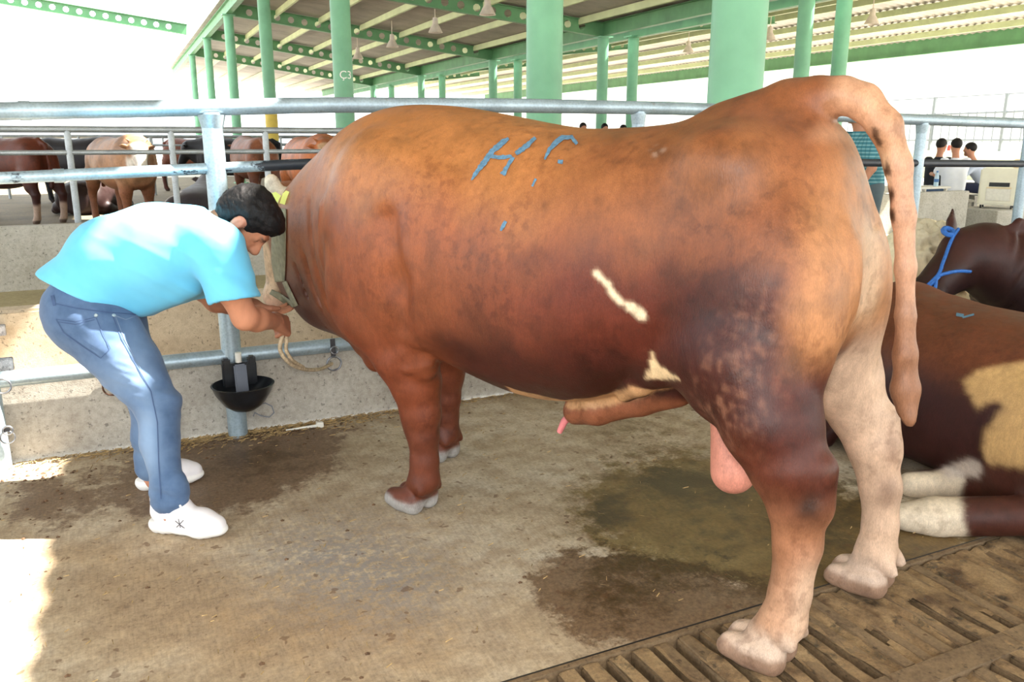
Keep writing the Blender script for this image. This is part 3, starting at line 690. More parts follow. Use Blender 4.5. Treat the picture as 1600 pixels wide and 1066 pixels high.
def bull_colors(V):
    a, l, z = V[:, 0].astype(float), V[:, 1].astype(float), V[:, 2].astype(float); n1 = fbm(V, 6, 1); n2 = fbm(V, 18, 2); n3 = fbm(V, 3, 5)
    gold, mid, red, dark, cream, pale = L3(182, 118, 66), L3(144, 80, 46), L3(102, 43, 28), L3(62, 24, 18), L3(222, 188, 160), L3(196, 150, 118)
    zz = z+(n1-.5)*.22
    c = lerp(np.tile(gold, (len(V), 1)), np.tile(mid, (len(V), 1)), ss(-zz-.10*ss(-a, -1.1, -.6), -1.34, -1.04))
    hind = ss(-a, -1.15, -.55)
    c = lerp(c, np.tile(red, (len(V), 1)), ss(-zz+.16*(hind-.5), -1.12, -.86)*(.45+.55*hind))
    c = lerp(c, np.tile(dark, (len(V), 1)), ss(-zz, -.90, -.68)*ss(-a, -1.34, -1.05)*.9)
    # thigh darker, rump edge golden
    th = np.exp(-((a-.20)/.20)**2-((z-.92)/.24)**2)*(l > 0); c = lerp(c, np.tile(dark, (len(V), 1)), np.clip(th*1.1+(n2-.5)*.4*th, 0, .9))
    c = lerp(c, np.tile(L3(186, 128, 84), (len(V), 1)), ss(-a+(n1-.5)*.05, -.08, .01)*ss(z, .76, .9))
    # brown loin and rump
    lo = ss(-a, -.95, -.6)*ss(a, .0, .10)*ss(z, .98, 1.15); c = lerp(c, np.tile(L3(124, 70, 42), (len(V), 1)), np.clip(lo*(.55+.7*(n1-.3)), 0, .85))
    # mottle
    c = lerp(c, c*.62, ss(n2, .56, .70)*.5*ss(z, .6, .8))
    # fore quarter and neck
    c = lerp(c, np.tile(L3(150, 92, 60), (len(V), 1)), ss(a, 1.74, 2.0)*.6); c = lerp(c, np.tile(L3(70, 40, 34), (len(V), 1)), ss(a, 1.85, 2.1)*ss(-z, -.98, -.72)*.8)  # second tone: shade of the lower neck put into the coat colour
    c = lerp(c, np.tile(L3(120, 58, 35), (len(V), 1)), ss(a, 1.25, 1.4)*ss(-z, -.75, -.6)*ss(-a, -1.95, -1.8)*.7)
    # lower fore legs
    fl = ss(a, 1.1, 1.2)*ss(-z, -.45, -.3); c = lerp(c, np.tile(L3(106, 54, 35), (len(V), 1)), fl)
    # lower hind legs pale; inside of the far leg cream
    hl = ss(-a, -.5, -.35); c = lerp(c, np.tile(L3(104, 52, 34), (len(V), 1)), hl*ss(-z-(n1-.5)*.2, -.72, -.52)*(l > 0)*.7); c = lerp(c, np.tile(L3(166, 112, 80), (len(V), 1)), hl*ss(-z-(n1-.5)*.14, -.54, -.40)); c = lerp(c, np.tile(pale, (len(V), 1)), hl*ss(-z-(n1-.5)*.1, -.40, -.18))
    far = hl*(l < -.0)*ss(-l, .02, .10)*ss(-z, -.92, -.74); c = lerp(c, np.tile(cream, (len(V), 1)), far*.9)
    c = lerp(c, np.tile(L3(232, 200, 166), (len(V), 1)), hl*np.exp(-((l+.02)/.065)**2)*ss(-a, .0, .04)*ss(z, .70, .8)*ss(-z, -1.38, -1.28)*(a < .12))
    rb = hl*np.exp(-((a+.06)/.035)**2)*ss(-z, -.42, -.2)*(l > 0); c = lerp(c, np.tile(cream, (len(V), 1)), np.clip(rb, 0, .7))
    # white fetlocks, horn hooves
    c = lerp(c, np.tile(L3(214, 186, 164), (len(V), 1)), ss(-z-(n2-.5)*.06, -.15, -.08)*hl)
    hoofm = ss(-z-(n2-.5)*.02, -.062, -.045); c = lerp(c, np.tile(L3(172, 168, 164), (len(V), 1)), hoofm*(a > 1)); c = lerp(c, np.tile(L3(160, 128, 106), (len(V), 1)), hoofm*(a < 1))
    # tail
    tl = ss(-a, -.12, -.04)*ss(z, 1.33, 1.38); c = lerp(c, np.tile(L3(206, 156, 122), (len(V), 1)), np.clip(tl, 0, .9))
    t2 = (np.abs(l+.01) < .05)*ss(-a, .045+0*z, .06)*ss(-z, -1.36, -1.3); tc = lerp(np.tile(L3(200, 152, 122), (len(V), 1)), np.tile(L3(150, 104, 76), (len(V), 1)), ss(-z, -1.05, -.8)); m = (t2*ss(-a-.0, .06, .08))[:, None]; c = c*(1-m)+tc*m
    # belly line pale, sheath, scrotum
    c = lerp(c, np.tile(L3(146, 88, 60), (len(V), 1)), (np.abs(l) < .09)*ss(-z+.0, -.60, -.56)*(a > .38)*(a < 1.0))
    c = lerp(c, np.tile(L3(226, 150, 128), (len(V), 1)), ss(-z, -.61, -.55)*(a > .15)*(a < .42)*(np.abs(l) < .13))
    # white marks on the flank, in the flank fold (positions on the near side)
    w = proj(bull_world(V)); px, py = w[:, 0], w[:, 1]; jit = (n2-.5)*16; near = (l > .05)
    d = np.minimum(dseg(px, py, [(930, 426), (948, 443), (958, 460), (972, 474), (985, 480)])-5, dseg(px, py, [(985, 480), (996, 486), (1002, 494)])-8)
    m = near & (d+jit*.35 < 0); c[m] = L3(236, 214, 180)
    pl = inpoly(px+jit*.3, py+jit*.3, [(1019, 550), (1030, 572), (1062, 592), (1006, 592), (1014, 575)]); m = near & pl; c[m] = L3(236, 204, 158)
    pl = inpoly(px, py+jit*.25, [(790, 604), (840, 618), (885, 626), (930, 621), (985, 604), (1040, 590), (1072, 590), (1062, 601), (1000, 620), (950, 636), (900, 640), (860, 632), (800, 614)]) & (z < .66) & (l > .03); c[pl] = L3(206, 158, 112)
    d = dseg(px, py, [(1366, 205), (1380, 240), (1388, 275), (1392, 310), (1393, 350)]); m = (np.abs(l) < .06) & (a < 0) & (d < 5) & (fbm(V, 70, 6, 2) > .47); c[m] = L3(66, 42, 28)
    for (u, v, rx, ry, k, cc, nr) in ((1264, 793, 19, 24, 1.2, (58, 36, 26), True), (1300, 735, 14, 10, .7, (90, 62, 48), True), (1385, 770, 18, 24, .9, (112, 80, 62), False), (1395, 700, 14, 30, .7, (130, 92, 70), False)):
        q = np.exp(-((px-u)/rx)**2-((py-v)/ry)**2)*((l > 0) if nr else (l < -.1))*(.75+.6*(n2-.4)); c = lerp(c, np.tile(L3(*cc), (len(V), 1)), np.clip(q*k, 0, .9))
    # grubby patches on the loin and hip
    for (u, v, r, k) in ((1030, 235, 26, .4), (1110, 285, 60, .35), (1175, 250, 40, .3), (760, 330, 40, .1)):
        q = np.exp(-((px-u)**2+(py-v)**2*1.6)/r**2)*near*(.5+n2); c = lerp(c, c*.45, np.clip(q*k*1.4, 0, .8))
    m = near & (np.hypot((px-1030)*.8, py-238) < 12) & (fbm(V, 60, 8, 2) > .56); c[m] = c[m]*.5+L3(180, 150, 130)*.5
    # pale scurf on thigh
    q = (np.exp(-((a-.16)/.10)**2-((z-.72)/.12)**2)+.6*np.exp(-((a-.10)/.08)**2-((z-.93)/.1)**2))*near; m = ss(fbm(V, 75, 9, 2), .54, .68)*np.clip(q, 0, 1); c = lerp(c, np.tile(L3(172, 118, 92), (len(V), 1)), m*.55)
    # head: cream face, brown cheeks
    fc = ss(a-.0, 2.40, 2.46)*ss(-z, -1.2, -1.1); c = lerp(c, np.tile(L3(222, 190, 156), (len(V), 1)), fc)
    ear = (np.abs(l) > .085)*(a > 2.28)*(z > 1.09); c = lerp(c, np.tile(L3(214, 196, 172), (len(V), 1)), ear*1.0)
    mz = ss(-z, -.70, -.64)*(a > 2.4); c = lerp(c, np.tile(L3(220, 180, 156), (len(V), 1)), mz)
    ey = np.exp(-(((a-2.53)/.018)**2+((np.abs(l)-.105)/.03)**2+((z-.93)/.018)**2)); c = lerp(c, np.tile(L3(20, 14, 12), (len(V), 1)), np.clip(ey*1.5, 0, 1))
    return np.clip(c, 0, 1)
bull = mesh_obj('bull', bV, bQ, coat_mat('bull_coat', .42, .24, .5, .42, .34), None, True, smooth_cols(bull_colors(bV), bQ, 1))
bull.location = BULL_LOC; bull.rotation_euler = (0, 0, BULL_A)
tag(bull, 'huge glossy red-brown bull with raised tail, seen from its side in front', 'bull')
# ------------------------------------------------------------------ helpers for skins and marks lying on a surface
from mathutils.bvhtree import BVHTree
def world_bvh(o):
    bpy.context.view_layer.update(); Mw = o.matrix_world
    return BVHTree.FromPolygons([Mw @ v.co for v in o.data.vertices], [tuple(p.vertices) for p in o.data.polygons])
def hit(bvh, px, py):
    d = Vector(ray(px, py)).normalized(); return bvh.ray_cast(Vector(CO), d)
def ribbon(name, bvh, pts, widths, mat, parent, off=.0015, step=3.0, thick=.001, rag=0.0):
    """thin strip lying on the surface under a line of photograph pixels; widths in pixels"""
    P = [np.array(p, float) for p in pts]; S = []; Wd = []
    ws = widths if hasattr(widths, '__len__') else [widths]*len(P)
    for i in range(len(P)-1):
        n = max(1, int(np.linalg.norm(P[i+1]-P[i])/step))
        for k in range(n): S.append(P[i]+(P[i+1]-P[i])*k/n); Wd.append(ws[i]+(ws[i+1]-ws[i])*k/n)
    S.append(P[-1]); Wd.append(ws[-1]); rows = []
    for i, p in enumerate(S):
        t = S[min(i+1, len(S)-1)]-S[max(i-1, 0)]; t = t/(np.linalg.norm(t)+1e-9); nn = np.array([-t[1], t[0]]); row = []
        for q in (-1, -.35, .35, 1):
            w = Wd[i]/2*(1+rag*(random.random()-.5)*2)
            h = hit(bvh, *(p+nn*q*w))
            if h[0] is None: row = None; break
            row.append(h[0]+h[1]*off)
        rows.append(row)
    V = []; F = []; last = None; inv = parent.matrix_world.inverted() if parent else Matrix.Identity(4)
    for row in rows:
        if row is None: last = None; continue
        b = len(V); V += [inv @ v for v in row]
        if last is not None:
            for j in range(3): F.append((last+j, last+j+1, b+j+1, b+j))
        last = b
    o = mesh_obj(name, V, F, mat, parent, True); return o
def vnormals(V, Q):
    n = np.cross(V[Q[:, 2]]-V[Q[:, 0]], V[Q[:, 3]]-V[Q[:, 1]]); N = np.zeros_like(V)
    for i in range(4): np.add.at(N, Q[:, i], n)
    return N/(np.linalg.norm(N, axis=1)[:, None]+1e-9)
IR = np.array([cY, -sY, 0.0]); IU = np.array([sY*sP, cY*sP, cP]); ID = np.array([sY*cP, cY*cP, -sP])   # image right, up, into the scene
def sdf_box(pts, m): 
    P = np.array(pts); return P.min(0)-m, P.max(0)+m
def cloth_mat(name, rgb, rgb2, scale=4, rough=.85, weave=500, fade=None):
    t = NT(name); c = t.ramp(t.noise(scale, 4, .6), [(.3, s2l(rgb2)), (.7, s2l(rgb))])
    if fade: c = t.mix(t.attr('fade', True), c, s2l(fade))
    t.set(**{'Base Color': c, 'Roughness': rough, 'Specular IOR Level': .25, 'Sheen Weight': .15}); t.bump(t.noise(weave, 2, .5), .15, .001); return t.m
M['skin'] = coat_mat('skin', .5, .10, .10)
M['shirt'] = cloth_mat('turquoise_cotton', (112, 200, 236), (96, 186, 226)); M['denim'] = cloth_mat('blue_denim', (86, 110, 144), (64, 88, 122), 14, .85, 700, (128, 154, 186))
M['hair'] = coat_mat('dark_hair', .55, .4, .9); M['hair'].node_tree.nodes['Principled BSDF'].inputs['Specular IOR Level'].default_value = .25; M['shoe'] = simple('white_shoe_mesh', (238, 234, 236), .7, 0, .05, 20, .2, 400); M['sole'] = simple('white_rubber', (240, 238, 234), .6, 0, .06, 14)
M['stitch'] = simple('stitching', (112, 130, 156), .8); M['darkstitch'] = simple('dark_seam', (62, 84, 122), .85); M['logo'] = simple('grey_print', (92, 92, 100), .6)
M['rope'] = simple('hemp_rope', (196, 176, 146), .9, 0, .3, 60, .6, 200)
# ------------------------------------------------------------------ the man bending to tie the bull
def fold(V, N, amp, d1, d2, freq, seed):
    """soft wrinkles running along d1"""
    d1 = np.array(d1)/np.linalg.norm(d1); d2 = np.array(d2)/np.linalg.norm(d2)
    c = np.stack([V@d1*freq*.28, V@d2*freq, 0*V[:, 0]], 1); n = fbm(c, 1.0, seed, 2)
    return V+N*((np.abs(n-.5)*-2+.35)*amp)[:, None]
hipR, hipL = PD(150, 505, 2.95), PD(160, 502, 3.14)
thR, thL = PD(203, 572, 2.92), PD(205, 568, 3.16)
kneeR, kneeL = PD(247, 632, 2.90), PD(236, 634, 3.19)
calfR, calfL = PD(250, 692, 2.885), PD(233, 680, 3.215)
ankR, ankL = PD(266, 782, 2.88), PD(238, 732, 3.245)
pel = PD(146, 470, 3.04); sp1 = PD(196, 412, 3.04); sp2 = PD(262, 394, 3.05); sp3 = PD(312, 380, 3.05); nkb = PD(343, 364, 3.06)
shR, shL = PD(338, 386, 2.90), PD(325, 378, 3.23)
arR, arL = PD(362, 452, 2.93), PD(318, 448, 3.27)
elR, elL = PD(383, 496, 3.00), PD(338, 470, 3.32)
wrR, wrL = PD(432, 503, 3.22), PD(398, 477, 3.47)
HC = PD(384, 347, 3.05); hU = .88*IR+.46*IU; hU /= np.linalg.norm(hU); hF = .42*IR-.86*IU+.22*ID; hF -= hU*(hF@hU); hF /= np.linalg.norm(hF); hS = np.cross(hF, hU)
if hS@ID > 0: hS = -hS      # towards the camera
RH = np.stack([hF, hS, hU])
def H(f, s, u): return HC+hF*f+hS*s+hU*u
def man_body():
    lo, hi = sdf_box([hipR, ankR-[0, 0, .1], ankL-[0, 0, .1], kneeR, shR, shL, HC+.05, HC-.05, wrL, pel, wrR], .20)
    S = SDF(lo, hi, .006); D = ID*.075
    for a, b, ra, rb in ((pel, sp1, .115, .12), (sp1, sp2, .12, .128), (sp2, sp3, .128, .105)):
        S.rc(a-D, b-D, ra, rb, .05); S.rc(a+D, b+D, ra, rb, .05)
    S.rc(sp3, nkb, .10, .065, .05); S.rc(nkb-ID*.01, H(-.03, 0, -.075), .062, .056, .04)
    for sh, ar, el, wr in ((shR, arR, elR, wrR), (shL, arL, elL, wrL)):
        S.chain([sh, ar, el], [.07, .054, .045], .04); m = el+(wr-el)*.35
        S.chain([el, m, wr], [.046, .046, .028], .02)
    for hp, th, kn, ca, an in ((hipR, thR, kneeR, calfR, ankR), (hipL, thL, kneeL, calfL, ankL)):
        S.chain([hp, th, kn, ca, an, an-np.array([0, 0, .05])], [.11, .085, .06, .055, .036, .036], .04)
    # head
    S.ell(H(-.012, 0, .032), (.096, .076, .082), .02, RH); S.ell(H(.025, 0, -.03), (.068, .062, .085), .03, RH)
    S.rc(H(.045, .02, -.085), H(.045, -.02, -.085), .034, .034, .025)                    # chin
    S.rc(H(.085, 0, .015), H(.110, 0, -.026), .012, .016, .012); S.ell(H(.100, 0, -.032), (.016, .020, .012), .01, RH)  # nose
    S.rc(H(.084, .035, .028), H(.086, -.035, .028), .012, .012, .015)                   # brow
    for s in (1, -1):
        S.ell(H(.078, .034*s, .008), (.02, .016, .012), .01, RH, 'sub'); S.ell(H(.070, .034*s, .008), (.014, .016, .012), .004, RH)
        S.rc(H(.084, .018*s, -.052), H(.086, -.0, -.051), .008, .010, .006); S.rc(H(.080, .018*s, -.064), H(.083, 0, -.064), .009, .010, .006)
        S.ell(H(-.008, .076*s, -.010), (.022, .010, .034), .006, RH); S.ell(H(-.004, .087*s, -.008), (.011, .007, .020), .004, RH, 'sub')
    # right hand: closed round the rope
    e1 = wrR-elR; e1 /= np.linalg.norm(e1); e2 = -IU+.25*IR; e2 -= e1*(e1@e2); e2 /= np.linalg.norm(e2); e3 = np.cross(e1, e2)
    if e3@ID < 0: e3 = -e3
    for j in range(4):
        o = (-.032+.021*j); k = wrR+e1*(.084-.006*abs(j-1))+e2*(o+.012); S.rc(wrR+e2*o*.5, k, .022, .0135, .012)
        p = k+e1*.018+e3*.034; q = p-e1*.030+e3*.008; t = q-e1*.012-e3*.024
        S.rc(k, p, .0125, .0115, .006); S.rc(p, q, .0115, .0105, .004); S.rc(q, t, .0105, .0095, .004)
    a = wrR+e1*.02-e2*.030+e3*.012; b = a+e1*.035-e2*.012+e3*.025; c = b+e1*.028+e2*.014+e3*.010; S.rc(a, b, .017, .013, .012); S.rc(b, c, .0125, .010, .005)
    # left hand: open under the muzzle
    e1 = PD(438, 489, 3.55)-wrL; e1 /= np.linalg.norm(e1); e2 = ID-e1*(e1@ID); e2 /= np.linalg.norm(e2); e3 = np.cross(e1, e2)
    if e3[2] < 0: e3 = -e3
    for j in range(4):
        o = -.03+.020*j; k = wrL+e1*(.085-.005*abs(j-1.5))+e2*o; S.rc(wrL+e2*o*.5, k, .018, .0125, .012)
        ln = (.040, .046, .043, .034)[j]; p = k+e1*ln+e3*.010; q = p+e1*.024+e3*.016; t = q+e1*.014+e3*.016
        S.rc(k, p, .0115, .0105, .005); S.rc(p, q, .0105, .0095, .003); S.rc(q, t, .0095, .0085, .003)
    a = wrL+e1*.022-e2*.026; b = a+e1*.03-e2*.026+e3*.012; c = b+e1*.03-e2*.002+e3*.008; S.rc(a, b, .016, .0125, .012); S.rc(b, c, .0125, .010, .004)
    V, Q = S.mesh(1)
    n = len(V); c = np.tile(L3(196, 136, 106), (n, 1)); q = (V-HC)@RH.T; hd = (np.abs(q[:, 1]) < .1)*ss(-np.abs(q[:, 2]+.02), -.13, -.11)*ss(q[:, 0], -.09, -.07)*(np.linalg.norm(q, axis=1) < .16)
    beard = hd*ss(-q[:, 2], .02, .05)*ss(q[:, 0], -.005, .02); c = lerp(c, np.tile(L3(134, 98, 84), (n, 1)), beard*.55)
    brow = hd*np.exp(-((q[:, 2]-.030)/.006)**2)*ss(q[:, 0], .07, .08)*(np.abs(q[:, 1]) > .012)*(np.abs(q[:, 1]) < .055); c = lerp(c, np.tile(L3(26, 20, 18), (n, 1)), np.clip(brow, 0, 1)*.9)
    side = hd*np.exp(-((q[:, 0]-.018)/.012)**2)*ss(-np.abs(q[:, 2]+.005), -.04, -.03); c = lerp(c, np.tile(L3(36, 28, 26), (n, 1)), np.clip(side, 0, 1)*.8)
    lip = hd*np.exp(-((q[:, 2]+.058)/.008)**2)*ss(q[:, 0], .085, .092); c = lerp(c, np.tile(L3(176, 104, 92), (n, 1)), np.clip(lip, 0, 1)*.7)
    ey = hd*np.exp(-((q[:, 2]-.008)/.006)**2-((np.abs(q[:, 1])-.034)/.008)**2)*ss(q[:, 0], .06, .07); c = lerp(c, np.tile(L3(24, 18, 16), (n, 1)), np.clip(ey*1.3, 0, 1))
    ear = hd*(np.abs(q[:, 1]) > .072); c = lerp(c, np.tile(L3(206, 140, 118), (n, 1)), ear*.6)
    arm = ss((V-elR)@((wrR-elR)/np.linalg.norm(wrR-elR)), .05, .2)*(np.linalg.norm(V-wrR, axis=1) < .3)*(np.linalg.norm(V-wrR, axis=1) > .03); c = lerp(c, np.tile(L3(150, 98, 76), (n, 1)), arm*.6)
    return V, Q, np.clip(c, 0, 1)
V, Q, c = man_body(); man_base = G(270, 800)
man = mesh_obj('person', V-man_base, Q, M['skin'], None, True, c); man.location = man_base
tag(man, 'bending man in turquoise t-shirt, blue jeans and white trainers tying the bull\'s halter rope', 'person')
def man_part(name, V, Q, mat, parent=man, attrs=None, cols=None):
    o = mesh_obj(name, V-man_base if parent is man else V, Q, mat, parent, True, cols, attrs); return o
def man_shirt():
    lo, hi = sdf_box([pel, sp1, sp2, sp3, nkb, shR, shL, arR, arL], .26); S = SDF(lo, hi, .007); D = ID*.082
    for a, b, ra, rb in ((PD(124, 462, 3.04), pel, .122, .140), (pel, sp1, .142, .152), (sp1, sp2, .152, .160), (sp2, sp3, .160, .128)):
        S.rc(a-D, b-D, ra, rb, .05); S.rc(a+D, b+D, ra, rb, .05)
    S.rc(sp3, nkb, .125, .078, .05)
    for sh, ar in ((shR, arR), (shL, arL)):
        d = (ar-sh)/np.linalg.norm(ar-sh); S.chain([sh, ar, ar+d*.05], [.100, .086, .088], .06)
    S.rc(PD(215, 462, 3.0), PD(290, 440, 3.0), .08, .06, .06); S.rc(PD(215, 462, 3.1), PD(290, 440, 3.1), .08, .06, .06)    # loose cloth below the belly
    # hem, sleeve ends, neck opening
    a, b = PD(76, 428, 3.04), PD(218, 492, 3.04); t = b-a; nrm = np.cross(t, ID); nrm = nrm if nrm@(sp2-pel) < 0 else -nrm; S.plane(a, nrm, .006)
    for sh, ar, pc in ((shR, arR, PD(362, 466, 2.93)), (shL, arL, PD(318, 458, 3.27))):
        d = (ar-sh)/np.linalg.norm(ar-sh); S.rc(pc+d*.075, pc+d*.18, .105, .13, .012, 'sub')
    d = (H(-.03, 0, -.075)-nkb); d /= np.linalg.norm(d); S.rc(nkb+d*.045, nkb+d*.12, .07, .09, .01, 'sub')
    V, Q = S.mesh(4); N = vnormals(V, Q)
    ax = (sp2-pel)/np.linalg.norm(sp2-pel); w1 = np.exp(-(np.linalg.norm(V-PD(335, 440, 2.95), axis=1)/.22)**2); w2 = np.exp(-(np.linalg.norm(V-PD(180, 440, 2.9), axis=1)/.22)**2)
    d1 = PD(330, 440, 2.95)-PD(200, 360, 2.95); d2 = np.cross(d1, ID)
    V = fold(V, N, .022, d1, d2, 16, 3)*w1[:, None]+V*(1-w1[:, None]); V = fold(V, N, .016, d1, d2, 14, 8)*w2[:, None]+V*(1-w2[:, None])
    return V, Q
V, Q = man_shirt(); shirt = man_part('t_shirt', V, Q, M['shirt']); shirt['label'] = 'turquoise cotton t-shirt'
def man_jeans():
    lo, hi = sdf_box([hipR, hipL, kneeR, kneeL, ankR, ankL, pel], .22); S = SDF(lo, hi, .007); D = ID*.075
    S.rc(PD(148, 486, 3.04)-D, PD(160, 462, 3.04)-D, .142, .128, .05); S.rc(PD(148, 486, 3.04)+D, PD(160, 462, 3.04)+D, .142, .128, .05)
    for hp, th, kn, ca, an in ((hipR, thR, kneeR, calfR, ankR), (hipL, thL, kneeL, calfL, ankL)):
        S.chain([hp, th, kn, ca, an, an-np.array([0, 0, .012])], [.138, .104, .074, .064, .046, .043], .05)
        for k, f in enumerate((.0, .03, .055)): S.rc(an+np.array([0, 0, f])-IR*.02+ID*.0, an+np.array([0, 0, f+.012])+IR*.02, .046, .046, .012)
    S.plane(PD(146, 452, 3.04), np.cross(PD(215, 480, 3.04)-PD(80, 445, 3.04), ID)*(-1 if np.cross(PD(215, 480, 3.04)-PD(80, 445, 3.04), ID)@(sp2-pel) < 0 else 1), .004)
    V, Q = S.mesh(2); N = vnormals(V, Q); kz = np.exp(-((V[:, 2]-kneeR[2])/.10)**2)+np.exp(-((V[:, 2]-ankR[2]-.04)/.06)**2)+.6*np.exp(-((V[:, 2]-hipR[2]+.08)/.1)**2)
    V2 = fold(V, N, .014, IR-.4*IU, IU+.4*IR, 22, 5); kz = np.clip(kz, 0, 1)[:, None]; V = V2*kz+V*(1-kz)
    pr = proj(V); fade = np.clip(np.exp(-((pr[:, 0]-215)/28)**2-((pr[:, 1]-560)/60)**2)*.5+np.exp(-((pr[:, 0]-232)/18)**2-((pr[:, 1]-690)/70)**2)*.9+np.exp(-((pr[:, 0]-180)/30)**2-((pr[:, 1]-590)/30)**2)*.4, 0, 1)*(.6+.6*fbm(V, 25, 3))
    return V, Q, fade
V, Q, fade = man_jeans(); jeans = man_part('jeans', V, Q, M['denim'], man, {'fade': fade})
jb = world_bvh(jeans)
for nm, pts, w, mt in (('side_seam', [(176, 494), (190, 530), (215, 575), (236, 612), (246, 660), (248, 720), (252, 780)], 1.6, 'darkstitch'), ('side_seam', [(180, 494), (194, 530), (219, 575)], 1.0, 'stitch'),
                       ('back_pocket', [(88, 499), (118, 503), (150, 496), (160, 520), (172, 545), (158, 560), (128, 540), (100, 520), (88, 499)], 1.3, 'darkstitch'), ('back_pocket', [(92, 503), (118, 507), (148, 500)], 1.4, 'darkstitch'), ('belt_loop', [(82, 462), (86, 478)], 5, 'darkstitch'), ('waistband', [(84, 474), (120, 482), (165, 488), (212, 492)], 1.8, 'darkstitch'), 
                       ('front_pocket', [(178, 493), (196, 500), (213, 494)], 1.6, 'stitch')):
    ribbon(nm, jb, pts, w, M[mt], jeans, .002, 4)
for q in ((150, 493), (178, 493)):
    h = hit(jb, *q)
    if h[0]: o = MB().lathe([(0, .003), (.005, .003), (.007, 0)], 10).build('rivet', M['galv'], jeans); o.location = jeans.matrix_world.inverted() @ (h[0]+h[1]*.001); o.rotation_euler = h[1].to_track_quat('Z', 'Y').to_euler()
def man_hair():
    lo, hi = sdf_box([HC], .17); S = SDF(lo, hi, .005)
    S.ell(H(-.020, 0, .045), (.108, .090, .092), .02, RH); S.ell(H(-.052, 0, .0), (.075, .084, .085), .03, RH); S.ell(H(.040, 0, .090), (.060, .070, .040), .03, RH)
    # keep the face and the ears clear
    S.ell(H(.125, 0, -.045), (.110, .120, .108), .008, RH, 'sub')
    for s in (1, -1): S.ell(H(.000, .10*s, -.020), (.036, .04, .048), .006, RH, 'sub')
    S.plane(H(-.02, 0, -.075), -hU*1.0+hF*.15, .01)
    V, Q = S.mesh(1); N = vnormals(V, Q); V = V+N*((fbm((V-HC)@RH.T*[1, .8, 1.6], 40, 4, 3)-.5)*.013)[:, None]
    c = np.tile(L3(16, 14, 16), (len(V), 1)); c = lerp(c, np.tile(L3(34, 30, 31), (len(V), 1)), ss(fbm(V, 60, 3), .5, .7)); return V, Q, c
V, Q, c = man_hair(); man_part('hair', V, Q, M['hair'], man, None, c)
def shoe(heel, toe, ank):
    f = (toe-heel); f[2] = 0; Ln = np.linalg.norm(f); f /= Ln; s = np.array([-f[1], f[0], 0]); z = np.array([0, 0, 1.]); h0 = np.array([heel[0], heel[1], 0])
    P = lambda a, b, c: h0+f*a*Ln+s*b+z*c
    lo, hi = sdf_box([P(0, 0, 0), P(1, 0, 0), P(.2, 0, .12)], .08); S = SDF(lo, hi, .0045)
    S.rc(P(.14, 0, .070), P(.40, 0, .065), .041, .043, .02); S.rc(P(.40, 0, .062), P(.70, 0, .050), .044, .042, .02); S.rc(P(.68, .006, .046), P(.86, .004, .040), .043, .032, .02); S.rc(P(.68, -.006, .046), P(.86, -.004, .040), .043, .032, .02)
    S.rc(P(.15, 0, .085), P(.13, 0, .125), .040, .038, .02); S.rc(P(.36, 0, .10), P(.30, 0, .128), .040, .040, .03); S.rc(P(.10, 0, .13), P(.08, 0, .145), .014, .010, .01)
    S.rc(P(.22, 0, .125), P(.22, 0, .19), .034, .036, .006, 'sub'); S.plane(P(0, 0, .026), (0, 0, -1), .004)
    V, Q = S.mesh(2); sh = mesh_obj('trainer', V-man_base, Q, M['shoe'], man, True)
    T = SDF(lo, hi, .0045)
    T.rc(P(.13, 0, .026), P(.42, 0, .024), .047, .042, .02, 'add', ((0, 0, 1), .55)); T.rc(P(.42, 0, .024), P(.70, 0, .022), .042, .050, .02, 'add', ((0, 0, 1), .55)); T.rc(P(.70, 0, .022), P(.87, 0, .026), .050, .040, .02, 'add', ((0, 0, 1), .55)); T.rc(P(.11, 0, .03), P(.2, 0, .028), .045, .045, .01)
    T.plane(P(0, 0, .042), (-.02*f[0], -.02*f[1], 1), .004); T.plane(P(0, 0, 0), (0, 0, -1), .002)
    for k in range(9): T.rc(P(.14+.09*k, -.08, .0), P(.14+.09*k, .08, .0), .0055, .0055, .002, 'sub')
    V, Q = T.mesh(1); mesh_obj('sole', V-man_base, Q, M['sole'], sh, True)
    lc = MB()
    for k in range(5):
        a = .40+.055*k; zt = .112-.011*k
        lc.tube([P(a, -.022, zt-.006)-man_base, P(a+.012, 0, zt+.001)-man_base, P(a+.02, .022, zt-.006)-man_base], .0032, 6); lc.tube([P(a, .022, zt-.006)-man_base, P(a+.012, 0, zt+.002)-man_base, P(a+.02, -.022, zt-.006)-man_base], .0032, 6)
    lc.tube([P(.39, 0, .122)-man_base, P(.44, -.03, .128)-man_base, P(.50, -.036, .112)-man_base], .004, 6)
    lc.build('laces', M['sole'], sh, smooth=True)
    return sh, P
hR, tR = G(243, 826), G(354, 839); hL, tL = G(221, 764), G(316, 748)
shoeR, _ = shoe(hR, tR, ankR); shoeL, _ = shoe(hL, tL, ankL)
sb = world_bvh(shoeR)
for pts in ([(274, 814), (289, 826)], [(275, 825), (287, 813)], [(279, 811), (283, 829)]): ribbon('printed_mark', sb, pts, 1.3, M['logo'], shoeR, .0012, 2)
sb2 = world_bvh(shoeL)
for pts in ([(224, 750), (229, 757)], [(230, 749), (225, 758)], [(227, 748), (228, 759)]): ribbon('printed_mark', sb2, pts, 1.1, M['logo'], shoeL, .0012, 2)
for an, sh in ((ankR, shoeR), (ankL, shoeL)):
    b = np.array([an[0], an[1], 0])-man_base
    MB().tube([b+np.array([0, 0, .07]), b+np.array([0, 0, .18])], .0435, 16).build('sock', simple('white_sock', (222, 216, 226), .9) if 'sock' not in M else M['sock'], man, smooth=True)
